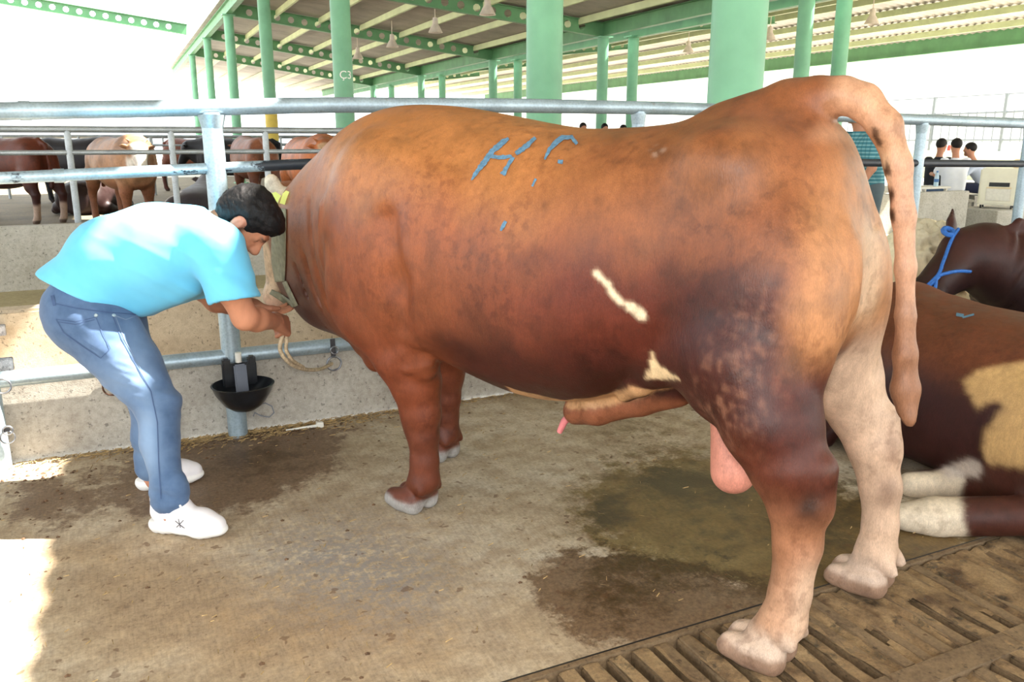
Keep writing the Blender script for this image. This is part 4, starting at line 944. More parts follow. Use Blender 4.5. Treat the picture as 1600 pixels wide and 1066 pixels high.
# ------------------------------------------------------------------ blue marks on the bull, ear tags, halter, rope
bb = world_bvh(bull); M['bluepaint'] = simple('blue_stock_marker', (92, 132, 160), .8, 0, .25, 90, .5, 300)
for pts, w in (([(795, 217), (783, 225), (770, 237), (757, 254), (745, 270), (737, 282)], [4, 9, 8, 9, 7, 2]), ([(837, 216), (822, 230), (806, 241)], [5, 9, 7]), ([(802, 246), (795, 258), (786, 274)], [6, 5, 9]), ([(764, 244), (780, 247), (800, 245)], [5, 7, 5]),
               ([(851, 250), (858, 236), (868, 224), (880, 216), (893, 215), (902, 226)], [3, 6, 8, 8, 6, 5]), ([(872, 253), (880, 254)], [5, 6]), ([(791, 346), (787, 353), (783, 361)], [5, 6, 3]), ([(838, 280), (832, 292)], [4, 3])):
    ribbon('paint_mark', bb, pts, w, M['bluepaint'], bull, .0022, 3, rag=.25)
# tongue-like pink tip of the sheath
pk = MB(); p0, p1, p2 = (.885, 0, .437), (.915, 0, .405), (.935, 0, .362); pk.tube([p0, p1, p2], [.014, .013, .010], 10); pk.build('sheath_tip', simple('pink_skin', (226, 132, 134), .45), bull, smooth=True)
M['tag'] = simple('yellow_tag', (224, 232, 120), .5, 0, .06, 9)
def ear_tag(px, py, w, h, roll):
    hh = hit(bb, px, py); p = Vector(bull_local(np.array(hh[0])+(CO-np.array(hh[0]))*.006)) if hh[0] else Vector(bull_local(PD(px, py, 3.4)))
    vd = Vector(bull_local(CO))-p; vd.z = 0; vd.normalize(); u = Vector((0, 0, 1)).cross(vd); R = Matrix((u, Vector((0, 0, 1)), vd)).transposed() @ Matrix.Rotation(roll, 3, 'Z')
    Mx = Matrix.Translation(p) @ R.to_4x4(); MB().prism([(-w/2, -h/2), (w/2, -h/2), (w/2, h*.22), (w*.2, h/2), (-w*.2, h/2), (-w/2, h*.22)], .004, Mx).build('ear_tag', M['tag'], bull)
ear_tag(431, 313, .050, .066, .25); ear_tag(446, 309, .030, .056, -.35)
M['webbing'] = simple('grey_webbing', (150, 148, 124), .85, 0, .2, 40, .6, 300)
hal = empty('halter', bull_world((2.42, 0, .9)), 'grey-green webbing halter on the big bull\'s head', 'halter'); bpy.context.view_layer.update(); hinv = hal.matrix_world.inverted()
def loop_on_bull(name, c, u, v, rmax, width, n=40, part=None, off=.004, a0=0, a1=2*math.pi):
    """band around the head in the plane spanned by u, v"""
    c, u, v = (np.array(q, float) for q in (c, u, v)); u /= np.linalg.norm(u); v /= np.linalg.norm(v); ax = np.cross(u, v); V = []; F = []
    for i in range(n+1):
        t = a0+(a1-a0)*i/n; d = u*math.cos(t)+v*math.sin(t)
        for s in (-1, 1):
            o = bull_world(c+ax*s*width/2); dw = bull_world(c+d)-bull_world(c); h = bb.ray_cast(Vector(o+dw*rmax), Vector(-dw), rmax)
            p = h[0]+h[1]*off if h[0] else Vector(o+dw*.08); V.append(hinv @ p)
        if i: b = 2*i; F.append((b-2, b, b+1, b-1))
    o = mesh_obj(name, V, F, M['webbing'], hal, True); md = o.modifiers.new('thickness', 'SOLIDIFY'); md.thickness = .004; md.offset = 1; return o
for nm, pts, wd in (('cheek_strap', [(441, 326), (438, 350), (437, 380), (437, 410), (439, 440)], [15, 21, 22, 21, 14]), ('noseband', [(424, 456), (436, 462), (448, 470), (462, 476)], [8, 10, 10, 8]), ('throat_strap', [(446, 440), (456, 462), (464, 478)], [6, 7, 6])):
    o = ribbon(nm, bb, pts, wd, M['webbing'], hal, .003, 3); md = o.modifiers.new('thickness', 'SOLIDIFY'); md.thickness = .004; md.offset = 1
# rope from the hand to the ring on the curb
ringp = Vector(PY(522, 568, 3.80)); fist = Vector(wrR+(wrR-elR)/np.linalg.norm(wrR-elR)*.07)
rp = [fist+Vector((0, 0, .02)), Vector(PD(440, 528, 3.28)), Vector(PD(438, 548, 3.3)), Vector(PD(452, 567, 3.36)), Vector(PD(475, 577, 3.5)), Vector(PD(500, 577, 3.7)), ringp+Vector((-.012, 0, .0))]
o = MB().tube(spline(rp, 6), .0085, 8).build('tie_rope', M['rope'], None, smooth=True); tag(o, 'pale hemp rope looping from the man\'s fist to the tether ring', 'rope')
rp2 = [fist+Vector((0, 0, .01)), Vector(PD(448, 530, 3.29)), Vector(PD(447, 546, 3.31)), Vector(PD(456, 562, 3.36)), Vector(PD(474, 574, 3.49))]
MB().tube(spline(rp2, 6), .0075, 8).build('rope_end', M['rope'], o, smooth=True)
# ------------------------------------------------------------------ fittings on the near fence
def torus(mb, c, R, r, u, v, n=24, m=8, a0=0.0, a1=2*math.pi):
    c, u, v = Vector(c), Vector(u).normalized(), Vector(v).normalized()
    full = abs(a1-a0-2*math.pi) < 1e-6; pts = [c+R*(u*math.cos(a0+(a1-a0)*i/n)+v*math.sin(a0+(a1-a0)*i/n)) for i in range(n+1)]
    return mb.tube(pts, r, m, not full)
M['rust'] = simple('rusty_steel', (120, 88, 70), .7, .5, .4, 50, .4); M['steel'] = simple('ring_steel', (150, 152, 158), .35, .85, .2, 40); M['bowl_in'] = simple('bowl_residue', (92, 58, 48), .5, 0, .3, 30)
M['whiteplastic'] = simple('white_plastic', (232, 228, 216), .5, 0, .06, 20); M['blueplastic'] = simple('blue_plastic', (66, 112, 170), .5, 0, .1, 20); M['cable'] = simple('grey_cable', (120, 124, 132), .5, 0, .1, 40)
bc = Vector((.405, 3.68, .235))
e = empty('water_bowl', bc, 'black plastic cattle drinking bowl fixed to the fence post', 'drinker')
pr = [(.0, -.055), (.05, -.055), (.085, -.03), (.118, .02), (.132, .055), (.137, .062), (.130, .064), (.112, .035), (.078, -.012), (.04, -.035), (0, -.036)]
MB().lathe(pr, 32).build('basin', M['black_plastic'], e, smooth=True)
MB().lathe([(0, -.005), (.085, -.004), (.090, -.0)], 32).build('water_residue', M['bowl_in'], e, smooth=True)
b = MB(); b.box((0, .095, .085), (.15, .04, .11)); b.box((-.055, .09, .145), (.035, .04, .04)); b.box((.055, .09, .145), (.035, .04, .04)); b.build('back_plate', M['black_plastic'], e, bevel=.008)
MB().box((0, .045, .075), (.055, .018, .13), Matrix.Rotation(-.25, 3, 'X')).build('valve_paddle', simple('paddle_plastic', (44, 54, 74), .35), e, bevel=.006)
MB().tube([(-.0, .09, .14), (0, .09, .185)], .014, 12).build('inlet_pipe', M['whiteplastic'], e, smooth=True)
MB().bb(-.05, .05, .11, .215, .05, .08).build('post_clamp', M['dark_metal'], e)
def ring_fitting(px, py, Y, R, mat, label, strap=None, r=.005, tilt=0.0):
    c = Vector(PY(px, py, Y)); e = empty('tether_ring', c, label, 'ring')
    torus(MB(), (0, 0, 0), R, r, (math.cos(tilt), math.sin(tilt), 0), (0, 0, 1)).build('ring', mat, e, smooth=True)
    if strap:
        s = Vector(PY(*strap, Y))-c; m = s*.5+Vector((0, 0, R*.4)); d = (s.length-R)
        MB().box((s.x*.5, 0, R+d*.45), (.024, .006, d)).build('hasp_strap', M['dark_metal'], e, bevel=.002); torus(MB(), (s.x*.5+.004, -.008, R+d*.35), .018, .004, (.4, 0, 0), (0, 0, 1)).build('shackle', mat, e, smooth=True)
    return e
ring_fitting(522, 568, 3.80, .034, M['steel'], 'steel tether ring hanging from the bottom rail below the bull\'s chin', (519, 528))
ring_fitting(175, 605, 3.80, .036, M['rust'], 'rusty tether ring hanging behind the man\'s knees', (163, 588), .004)
ring_fitting(12, 684, 3.81, .027, M['steel'], 'small wire ring on the post at the left picture edge', (11, 668), .003)
ring_fitting(4, 604, 3.80, .03, M['steel'], 'bent wire ring under the bottom rail at the left picture edge', None, .004)
for py, w in ((516, .05), (570, .10)):
    p = PY(0, py, 4.66 if py < 540 else 3.97); o = MB().box((0, 0, 0), (w, .03, .055)).build('gate_hinge', concrete('chipped_paint', (200, 200, 204), (40, 36, 40), .6, 30), None, bevel=.003); o.location = p
    tag(o, 'chipped %s hinge plate at the left picture edge' % ('upper' if py < 540 else 'lower'), 'hinge')
# cable loop and coupling, white stick
g = G(398, 668)+np.array([0, 0, .012]); cp = empty('cable_coupling', g, 'thin grey cable with a blue and white coupling beside the post foot', 'cable')
pts = [Vector(PY(q[0], q[1], 3.84))-Vector(g) for q in ((398, 660), (396, 650), (398, 645), (408, 650), (421, 652), (428, 645), (425, 635), (415, 630), (404, 632), (398, 636))]
MB().tube([(0, 0, .05)]+[tuple(p) for p in pts[1:]], .003, 6).build('cable', M['cable'], cp, smooth=True)
MB().tube([(0, 0, .0), (0, 0, .018)], .015, 12).build('white_cap', M['whiteplastic'], cp, smooth=True); MB().tube([(0, 0, .018), (0, 0, .045)], .0125, 12).build('blue_body', M['blueplastic'], cp, smooth=True); MB().tube([(0, 0, .045), (0, 0, .065)], .007, 10).build('nozzle', M['whiteplastic'], cp, smooth=True)
a, b_ = G(447, 675), G(507, 667); st = empty('white_stick', a, 'white plastic stick with a square end lying near the curb', 'stick'); d = Vector(b_-a)
MB().tube([(0, 0, .008), d*.8+Vector((0, 0, .010))], [.004, .008], 8).build('shaft', M['whiteplastic'], st, smooth=True); MB().box(d*.88+Vector((0, 0, .014)), (.034, .026, .026), Matrix.Rotation(math.atan2(d.y, d.x), 3, 'Z')).build('end_cap', M['whiteplastic'], st, bevel=.003)
# loose straw and droppings along the curb and over the floor
def scatter_straw():
    V = []; F = []; rng = np.random.default_rng(3)
    def bit(x, y, z, L, a, w):
        dx, dy = math.cos(a)*L/2, math.sin(a)*L/2; nx, ny = -math.sin(a)*w/2, math.cos(a)*w/2; b = len(V); q = z+.003+rng.random()*.004
        V.extend([(x-dx-nx, y-dy-ny, q), (x+dx-nx, y+dy-ny, q), (x+dx+nx, y+dy+ny, q+.002), (x-dx+nx, y-dy+ny, q+.002)]); F.append((b, b+1, b+2, b+3))
    for _ in range(1500):
        x = rng.normal(.55, .45); bit(x, 3.885-abs(rng.normal(0, .07)), .002, rng.uniform(.01, .05), rng.uniform(0, 3.14), rng.uniform(.0015, .004))
    for _ in range(900): bit(rng.uniform(-.9, 2.2), 3.885-abs(rng.normal(0, .03)), .002, rng.uniform(.01, .04), rng.uniform(0, 3.14), .003)
    for _ in range(700): bit(rng.uniform(-1.2, 3.0), rng.uniform(1.75, 3.8), .002, rng.uniform(.008, .03), rng.uniform(0, 3.14), .002)
    return V, F
V, F = scatter_straw(); o = mesh_obj('loose_straw', V, F, simple('straw', (190, 160, 110), .9, 0, .35, 60)); tag(o, 'bits of chopped straw strewn along the curb', 'straw', kind='stuff')
def clods():
    V = []; F = []; rng = np.random.default_rng(5); spots = [(.5, 3.82, .30, .05, 160), (-.45, 3.70, .08, .05, 50), (.0, 3.6, .6, .12, 60), (.3, 2.2, .9, .5, 50), (-.4, 3.3, .2, .2, 30)]
    for cx, cy, sx, sy, n in spots:
        for _ in range(n):
            x, y = rng.normal(cx, sx), min(3.885, rng.normal(cy, sy)); r = rng.uniform(.003, .009); b = len(V)
            for (u, v, w) in ((1, 0, .3), (0, 1, .3), (-1, 0, .3), (0, -1, .3), (0, 0, 1), (.7, .7, 0), (-.7, .7, 0), (-.7, -.7, 0), (.7, -.7, 0)): V.append((x+u*r*rng.uniform(.8, 1.2), y+v*r*rng.uniform(.8, 1.2), max(0, w*r*.8)))
            F += [(b+4, b, b+1), (b+4, b+1, b+2), (b+4, b+2, b+3), (b+4, b+3, b)]
            F += [(b, b+5, b+1), (b+1, b+6, b+2), (b+2, b+7, b+3), (b+3, b+8, b)]
    return V, F
V, F = clods(); o = mesh_obj('dung_crumbs', V, F, simple('dung', (112, 84, 60), .9, 0, .4, 50)); tag(o, 'small dung crumbs and grit on the pen floor', 'dung', kind='stuff')
# lettering on the green column
def column_text(txt, X, Y, r, pz, size, mat):
    cu = bpy.data.curves.new('lettering', 'FONT'); cu.body = txt; cu.size = size; cu.extrude = .002; cu.align_x = 'CENTER'
    to = bpy.data.objects.new('tmp', cu); SC.collection.objects.link(to); bpy.context.view_layer.update(); dg = bpy.context.evaluated_depsgraph_get()
    m = bpy.data.meshes.new_from_object(to.evaluated_get(dg)); bpy.data.objects.remove(to)
    ang0 = math.atan2(0-Y, 0-X)+.28
    for v in m.vertices:
        a = ang0+v.co.x/r; rr = r+.003+v.co.z; v.co = (rr*math.cos(a), rr*math.sin(a), pz+v.co.y)
    m.materials.clear(); m.materials.append(mat); return m
m = column_text('\u00c73', 3.6, 14.36, .165, float(PX(547, 121, 3.6)[2]), .18, M['white'])
pc = [o for o in SC.objects if o.name.startswith('steel_column') and 'lettering' in o.get('label', '')][0]
lo = bpy.data.objects.new('painted_lettering', m); link(lo, pc); lo['label'] = 'white painted code C with cedilla 3'

# ------------------------------------------------------------------ other cattle
def head_sdf(S, poll, fd, side, sc=1.0, horns=False, ear=(-.03, .17, .0)):
    """fd: direction poll -> muzzle, side: lateral axis"""
    poll, fd, side = (np.array(q, float) for q in (poll, fd, side)); fd /= np.linalg.norm(fd); side -= fd*(fd@side); side /= np.linalg.norm(side); fr = np.cross(side, fd)
    if fr[2] < -.2 or (abs(fr[2]) <= .2 and False): fr = -fr
    P = lambda a, b, c: poll+(fd*a+side*b+fr*c)*sc
    S.ell(P(.04, 0, 0), tuple(np.array((.12, .12, .12))*sc), .05); S.rc(P(.06, 0, -.01), P(.38, 0, .01), .115*sc, .078*sc, .04); S.rc(P(.10, 0, -.10), P(.36, 0, -.04), .09*sc, .06*sc, .04)
    S.rc(P(.42, .035, 0), P(.42, -.035, 0), .066*sc, .066*sc, .03)
    for s in (1, -1):
        e0 = P(-.01, .10*s, .0); e1 = P(-.01+ear[0]*.55, (.10+ear[1]*.55)*s, ear[2]*.55); e2 = P(-.01+ear[0], (.10+ear[1])*s, ear[2]-.01); fa = np.cross(e2-e0, fr)
        S.rc(e0, e1, .03*sc, .052*sc, .02, 'add', (fa, .5)); S.rc(e1, e2, .052*sc, .018*sc, .01, 'add', (fa, .5))
        if horns: S.rc(P(-.08, .08*s, .03), P(-.12, .17*s, .07), .03*sc, .012*sc, .01)
    return P
def cow_stand(head=(2.05, 0, 1.22), fd=(.45, 0, -1), side=(0, 1, 0), legs=((.05, .2), (-.08, -.2), (1.40, .2), (1.55, -.2)), h=.02, horns=False):
    S = SDF((-.30, -.75, -.02), (2.75, .75, 1.65), h)
    S.loft([(-.06, 1.22, .85, .14, 1.05), (.05, 1.36, .74, .25, 1.04), (.25, 1.42, .67, .31, 1.02), (.5, 1.40, .62, .34, .98), (.8, 1.39, .56, .38, .93), (1.1, 1.41, .55, .38, .94), (1.4, 1.44, .58, .34, .98), (1.6, 1.43, .60, .29, 1.0), (1.75, 1.38, .66, .22, 1.0)], 0, 2.25)
    for s in (1, -1):
        S.ell((.12, .17*s, .98), (.22, .15, .32), .05); S.ell((1.48, .22*s, .98), (.2, .12, .33), .05)
    S.rc((1.55, 0, 1.18), np.array(head)*.9+np.array((1.55, 0, 1.1))*.1, .27, .16, .08); S.rc((1.6, 0, .85), np.array(head)-np.array([0, 0, .12]), .2, .12, .08)
    S.chain([(.05, 0, 1.36), (-.10, 0, 1.28), (-.13, 0, 1.0), (-.13, 0, .6)], [.05, .04, .03, .04], .03)
    for i, (a, l) in enumerate(legs):
        if i < 2: S.chain([(a+.10, l*.95, .80), (a+.05, l, .60), (a-.03, l, .48), (a-.02, l, .28), (a, l, .10), (a+.04, l, .04)], [.15, .10, .072, .055, .055, .062], .05)
        else: S.chain([(a, l*.95, .78), (a, l, .55), (a, l, .38), (a, l, .22), (a, l, .10), (a+.04, l, .04)], [.14, .10, .068, .054, .055, .062], .05)
    head_sdf(S, head, fd, side, 1.0, horns)
    V, Q = S.mesh(2); V[:, 2] = np.maximum(V[:, 2], 0); return V, Q
def cow_lie(head=(2.0, 0, .72), fd=(.6, 0, -.6), side=(0, 1, 0), h=.02, hind=None, horns=False, neckr=.22, ear=(-.03, .17, .0)):
    S = SDF((-.35, -1.0, -.02), (2.9, 1.0, 1.25), h)
    S.loft([(-.02, .42, .04, .20, .24), (.12, .585, .0, .33, .27), (.4, .655, .0, .41, .28), (.7, .675, .0, .44, .28), (1.0, .68, .0, .43, .28), (1.3, .70, .0, .39, .3), (1.55, .68, .03, .31, .34), (1.72, .60, .10, .22, .36)], 0, 2.3)
    S.ell((.30, .29, .30), (.30, .16, .27), .06); S.ell((.30, -.29, .30), (.30, .16, .27), .06); S.ell((1.35, .28, .32), (.24, .14, .28), .06); S.ell((1.35, -.28, .32), (.24, .14, .28), .06)
    S.rc((1.5, 0, .45), np.array(head)*.85+np.array((1.5, 0, .45))*.15, .28, neckr*.75, .08)
    if hind is None: hind = [[(.25, .42, .14), (.30, .50, .09), (.65, .56, .06)], [(.3, -.42, .14), (.62, -.5, .07)]]
    for ch in hind: S.chain(ch, [.12]+[.07]*(len(ch)-2)+[.052], .04)
    for s in (1, -1): S.chain([(1.35, .30*s, .16), (1.75, .34*s, .10), (1.45, .42*s, .06)], [.11, .08, .05], .05)
    head_sdf(S, head, fd, side, 1.0, horns, ear)
    V, Q = S.mesh(2); V[:, 2] = np.maximum(V[:, 2], 0); return V, Q
def place(name, V, Q, cols, loc, fwd, label, mat, group=None, cat='cattle'):
    o = mesh_obj(name, V, Q, mat, None, True, np.clip(cols, 0, 1)); o.location = loc; o.rotation_euler = (0, 0, math.atan2(fwd[1], fwd[0])); tag(o, label, cat, group); return o
M['coat2'] = coat_mat('cattle_coat', .5, .25, .3, .3); M['coat_dark'] = coat_mat('dark_cattle_coat', .5, .25, .3)
def T(rgb, n): return np.tile(L3(*rgb), (n, 1))
def plain(V, base, under=None, face=None, headx=1.95, socks=None, patches=()):
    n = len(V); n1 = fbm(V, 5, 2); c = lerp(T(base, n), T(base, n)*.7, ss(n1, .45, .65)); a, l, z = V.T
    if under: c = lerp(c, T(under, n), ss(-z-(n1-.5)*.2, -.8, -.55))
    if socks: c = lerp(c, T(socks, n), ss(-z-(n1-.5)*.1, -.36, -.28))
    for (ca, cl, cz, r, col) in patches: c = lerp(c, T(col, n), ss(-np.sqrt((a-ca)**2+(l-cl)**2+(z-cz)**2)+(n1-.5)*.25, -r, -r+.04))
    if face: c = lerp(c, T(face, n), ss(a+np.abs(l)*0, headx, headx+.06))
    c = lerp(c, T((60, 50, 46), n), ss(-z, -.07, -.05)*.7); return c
stand_std = cow_stand()
HT = np.array((1.98, -.10, 1.24)); FT = np.array((.62, -.12, -.78)); FT /= np.linalg.norm(FT)
stand_turn = cow_stand(tuple(HT), tuple(FT), (.1, 1, 0), h=.018, horns=True)
def face_mask(V): q = V-HT; return ss(q@FT, -.04, .02)*ss(-np.linalg.norm(q-FT*.2, axis=1), -.40, -.34)*ss(-np.abs(V[:, 1]-HT[1]), -.14, -.11)
lie_std = cow_lie()
IRn = IR[:2]; IDn = ID[:2]/np.linalg.norm(ID[:2])
def anchor(loc, fwd, a): return (loc[0]-fwd[0]*a, loc[1]-fwd[1]*a, 0)
# 1 dark brown standing, rear quarter to the camera, left edge
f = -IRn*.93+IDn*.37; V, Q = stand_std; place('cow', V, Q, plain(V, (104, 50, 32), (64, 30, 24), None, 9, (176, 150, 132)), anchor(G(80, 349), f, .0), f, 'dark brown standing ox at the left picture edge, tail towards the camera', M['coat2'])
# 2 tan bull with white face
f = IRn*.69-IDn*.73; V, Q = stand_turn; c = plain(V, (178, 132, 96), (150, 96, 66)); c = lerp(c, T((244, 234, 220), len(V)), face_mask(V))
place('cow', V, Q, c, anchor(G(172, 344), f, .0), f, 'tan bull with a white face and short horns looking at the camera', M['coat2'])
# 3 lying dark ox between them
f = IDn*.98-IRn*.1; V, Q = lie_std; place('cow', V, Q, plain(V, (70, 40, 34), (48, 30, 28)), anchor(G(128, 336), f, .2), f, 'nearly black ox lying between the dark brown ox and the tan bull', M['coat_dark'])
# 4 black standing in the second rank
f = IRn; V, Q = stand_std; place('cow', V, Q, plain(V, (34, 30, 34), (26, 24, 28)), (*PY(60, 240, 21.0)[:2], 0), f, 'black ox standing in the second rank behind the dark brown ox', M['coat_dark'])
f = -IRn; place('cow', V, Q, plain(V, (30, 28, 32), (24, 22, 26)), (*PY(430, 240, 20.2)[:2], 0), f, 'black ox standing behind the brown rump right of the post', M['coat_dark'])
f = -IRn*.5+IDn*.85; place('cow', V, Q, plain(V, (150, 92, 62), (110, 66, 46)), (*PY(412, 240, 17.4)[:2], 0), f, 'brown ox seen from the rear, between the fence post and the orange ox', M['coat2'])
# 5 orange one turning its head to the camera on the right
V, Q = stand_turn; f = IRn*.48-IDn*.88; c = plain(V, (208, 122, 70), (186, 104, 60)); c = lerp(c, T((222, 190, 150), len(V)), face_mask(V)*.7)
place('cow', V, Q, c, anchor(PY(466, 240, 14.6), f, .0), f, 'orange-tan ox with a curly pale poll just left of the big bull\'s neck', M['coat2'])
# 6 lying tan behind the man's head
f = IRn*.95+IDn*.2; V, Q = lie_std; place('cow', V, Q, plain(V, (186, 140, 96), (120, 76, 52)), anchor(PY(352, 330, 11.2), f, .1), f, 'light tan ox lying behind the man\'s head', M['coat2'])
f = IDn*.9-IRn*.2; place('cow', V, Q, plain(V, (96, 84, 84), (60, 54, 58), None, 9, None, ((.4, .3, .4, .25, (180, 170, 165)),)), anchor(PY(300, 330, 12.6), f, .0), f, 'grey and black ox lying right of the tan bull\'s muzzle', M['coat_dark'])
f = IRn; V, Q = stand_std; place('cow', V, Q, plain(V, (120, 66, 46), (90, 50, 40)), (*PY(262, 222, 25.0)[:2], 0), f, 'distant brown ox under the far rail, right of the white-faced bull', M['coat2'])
# ---- right-hand group
# brown and cream ox lying beside the big bull
hindr = [[(.28, .33, .22), (.27, .42, .10), (.48, .68, .055), (.53, .76, .05)], [(.45, .30, .16), (.60, .30, .07), (.72, .50, .05)]]
V, Q = cow_lie((1.74, -.22, .40), (.6, -.6, -.35), (.7, .7, 0), .014, hindr); n = len(V); V[:, 0] = np.where(V[:, 0] < .9, V[:, 0], .9+(V[:, 0]-.9)*.60); a, l, z = V.T; n1 = fbm(V, 5, 7); w = np.stack([3.17-l, 1.30+a, z], 1); p = proj(w); px, py = p[:, 0], p[:, 1]
c = lerp(T((112, 62, 38), n), T((58, 26, 22), n), ss(-z+(n1-.5)*.1, -.55, -.38)); jx = (n1-.5)*22
pl = inpoly(px+jx, py+jx*.6, [(1508, 598), (1530, 582), (1560, 574), (1600, 566), (1700, 560), (1700, 740), (1545, 735), (1536, 700), (1548, 668), (1570, 640), (1560, 628), (1538, 632), (1530, 640), (1516, 620)]) & (l > 0); c[pl] = L3(214, 174, 118)
pl = inpoly(px, py+jx*.3, [(1495, 735), (1530, 722), (1620, 735), (1640, 850), (1505, 850)]) & (l > .15) & (z < .34); c[pl] = L3(74, 38, 28)
pl = (inpoly(px, py, [(1380, 740), (1512, 735), (1500, 780), (1511, 840), (1380, 860)]) & (l > .25) & (z < .17)); c[pl] = L3(228, 210, 184)
pl = inpoly(px+jx*.5, py, [(1468, 735), (1500, 722), (1545, 712), (1530, 745), (1480, 748)]) & (z < .2) & (l < .5); c[pl] = L3(206, 190, 176)
ox = mesh_obj('cow', V, Q, M['coat2'], None, True, smooth_cols(np.clip(c, 0, 1), Q, 2)); ox.location = (3.17, 1.30, 0); ox.rotation_euler = (0, 0, math.pi/2); tag(ox, 'dark brown ox with cream flank patch lying on the floor right of the big bull', 'cattle')
ob = world_bvh(ox)
for pts, wd in (([(1494, 492), (1506, 494)], 5), ([(1504, 497), (1522, 492)], 3)): ribbon('paint_mark', ob, pts, wd, M['bluepaint'], ox, .002, 3)
# very dark ox with blue rope behind it
f = np.array((-.86, .51)); V, Q = cow_lie((2.10, .02, .79), (.66, .55, -.50), (-.64, .77, 0), .014, None, False, .25, (-.27, .12, .05)); N = vnormals(V, Q); wr = ss(V[:, 0], 1.45, 1.6)*ss(-V[:, 0], -2.0, -1.9)*ss(V[:, 2], .2, .35); V = (V+N*(np.sin((V[:, 0]+.45*V[:, 2])*85)*.009*wr)[:, None]).astype(np.float32); n = len(V); c = plain(V, (66, 34, 28), (40, 22, 22))
for k in range(7):
    a0 = 1.42+.065*k; c = lerp(c, c*1.7, np.exp(-((V[:, 0]+.25*(V[:, 2]-.4)-a0)/.011)**2)*(V[:, 2] > .25)*.6)
hp = np.array(PY(1508, 396, 2.96)); dk = place('cow', V, Q, c, (hp[0]-f[0]*2.10, hp[1]-f[1]*2.10, 0), f, 'blackish brown ox with wrinkled neck and a blue rope halter, lying at right', M['coat_dark'])
# cream one, curly head towards the right
f = np.array((1.0, .02)); V, Q = cow_lie((1.72, -.05, .80), (.50, -.12, -.85), (0, 1, 0), .016, [[(.25, -.36, .14), (.55, -.44, .07)], [(.3, .34, .14), (.55, .38, .07)]], True, .26); n = len(V); N = vnormals(V, Q); cu = ss(V[:, 0], 1.45, 1.6)[:, None]; V = V+N*((np.abs(fbm(V, 24, 3, 2)-.5)*-2+.5)*.10)[:, None]*cu
V = V*.92; hp = np.array(PY(1446, 362, 3.36)); place('cow', V.astype(np.float32), Q, plain(V, (250, 236, 204), (240, 220, 184)), (hp[0]-1.58, hp[1], 0), f, 'cream ox with a curly poll lying behind the big bull\'s hind legs', coat_mat('cream_curls', .75, .12, .6))
# pale muzzle at the right edge
f = np.array((-1.0, .03)); V, Q = lie_std; c = plain(V, (196, 130, 84), (160, 100, 66), (236, 200, 178), 2.15); hp = np.array(PY(1606, 376, 3.26)); place('cow', V, Q, c, (hp[0]+2.25, hp[1], 0), f, 'tan ox whose pale pink muzzle shows behind the rightmost fence post', M['coat2'])
# blue rope on the dark ox
db = world_bvh(dk); M['bluerope'] = simple('blue_nylon_rope', (40, 104, 186), .55, 0, .2, 60, .4, 300); bpy.context.view_layer.update()
rb = empty('rope_halter', hp*0+np.array(PY(1470, 420, 3.10)), 'bright blue nylon rope halter on the blackish brown ox', 'halter'); ro = np.array(rb.location)
for k, pts in enumerate(([(1498, 360), (1490, 372), (1482, 390), (1474, 410), (1464, 432), (1440, 455), (1418, 462)], [(1466, 434), (1452, 448), (1430, 460), (1420, 466)], [(1462, 438), (1460, 452), (1446, 464), (1424, 466)], [(1466, 432), (1478, 428), (1496, 424), (1514, 424)])):
    q = []
    for x, y in spline(pts, 4):
        h = hit(db, x, y); q.append(np.array(h[0]+h[1]*.008) if h[0] and h[0].y < 3.6 else np.array(PY(x, y, 2.98)))
    MB().tube([v-ro for v in q], .009, 7).build('rope_strand', M['bluerope'], rb, smooth=True)
torus(MB(), np.array(PY(1482, 362, 2.97))-ro, .028, .014, (1, 0, .2), (0, 1, .6), 14, 7).build('knot', M['bluerope'], rb, smooth=True)

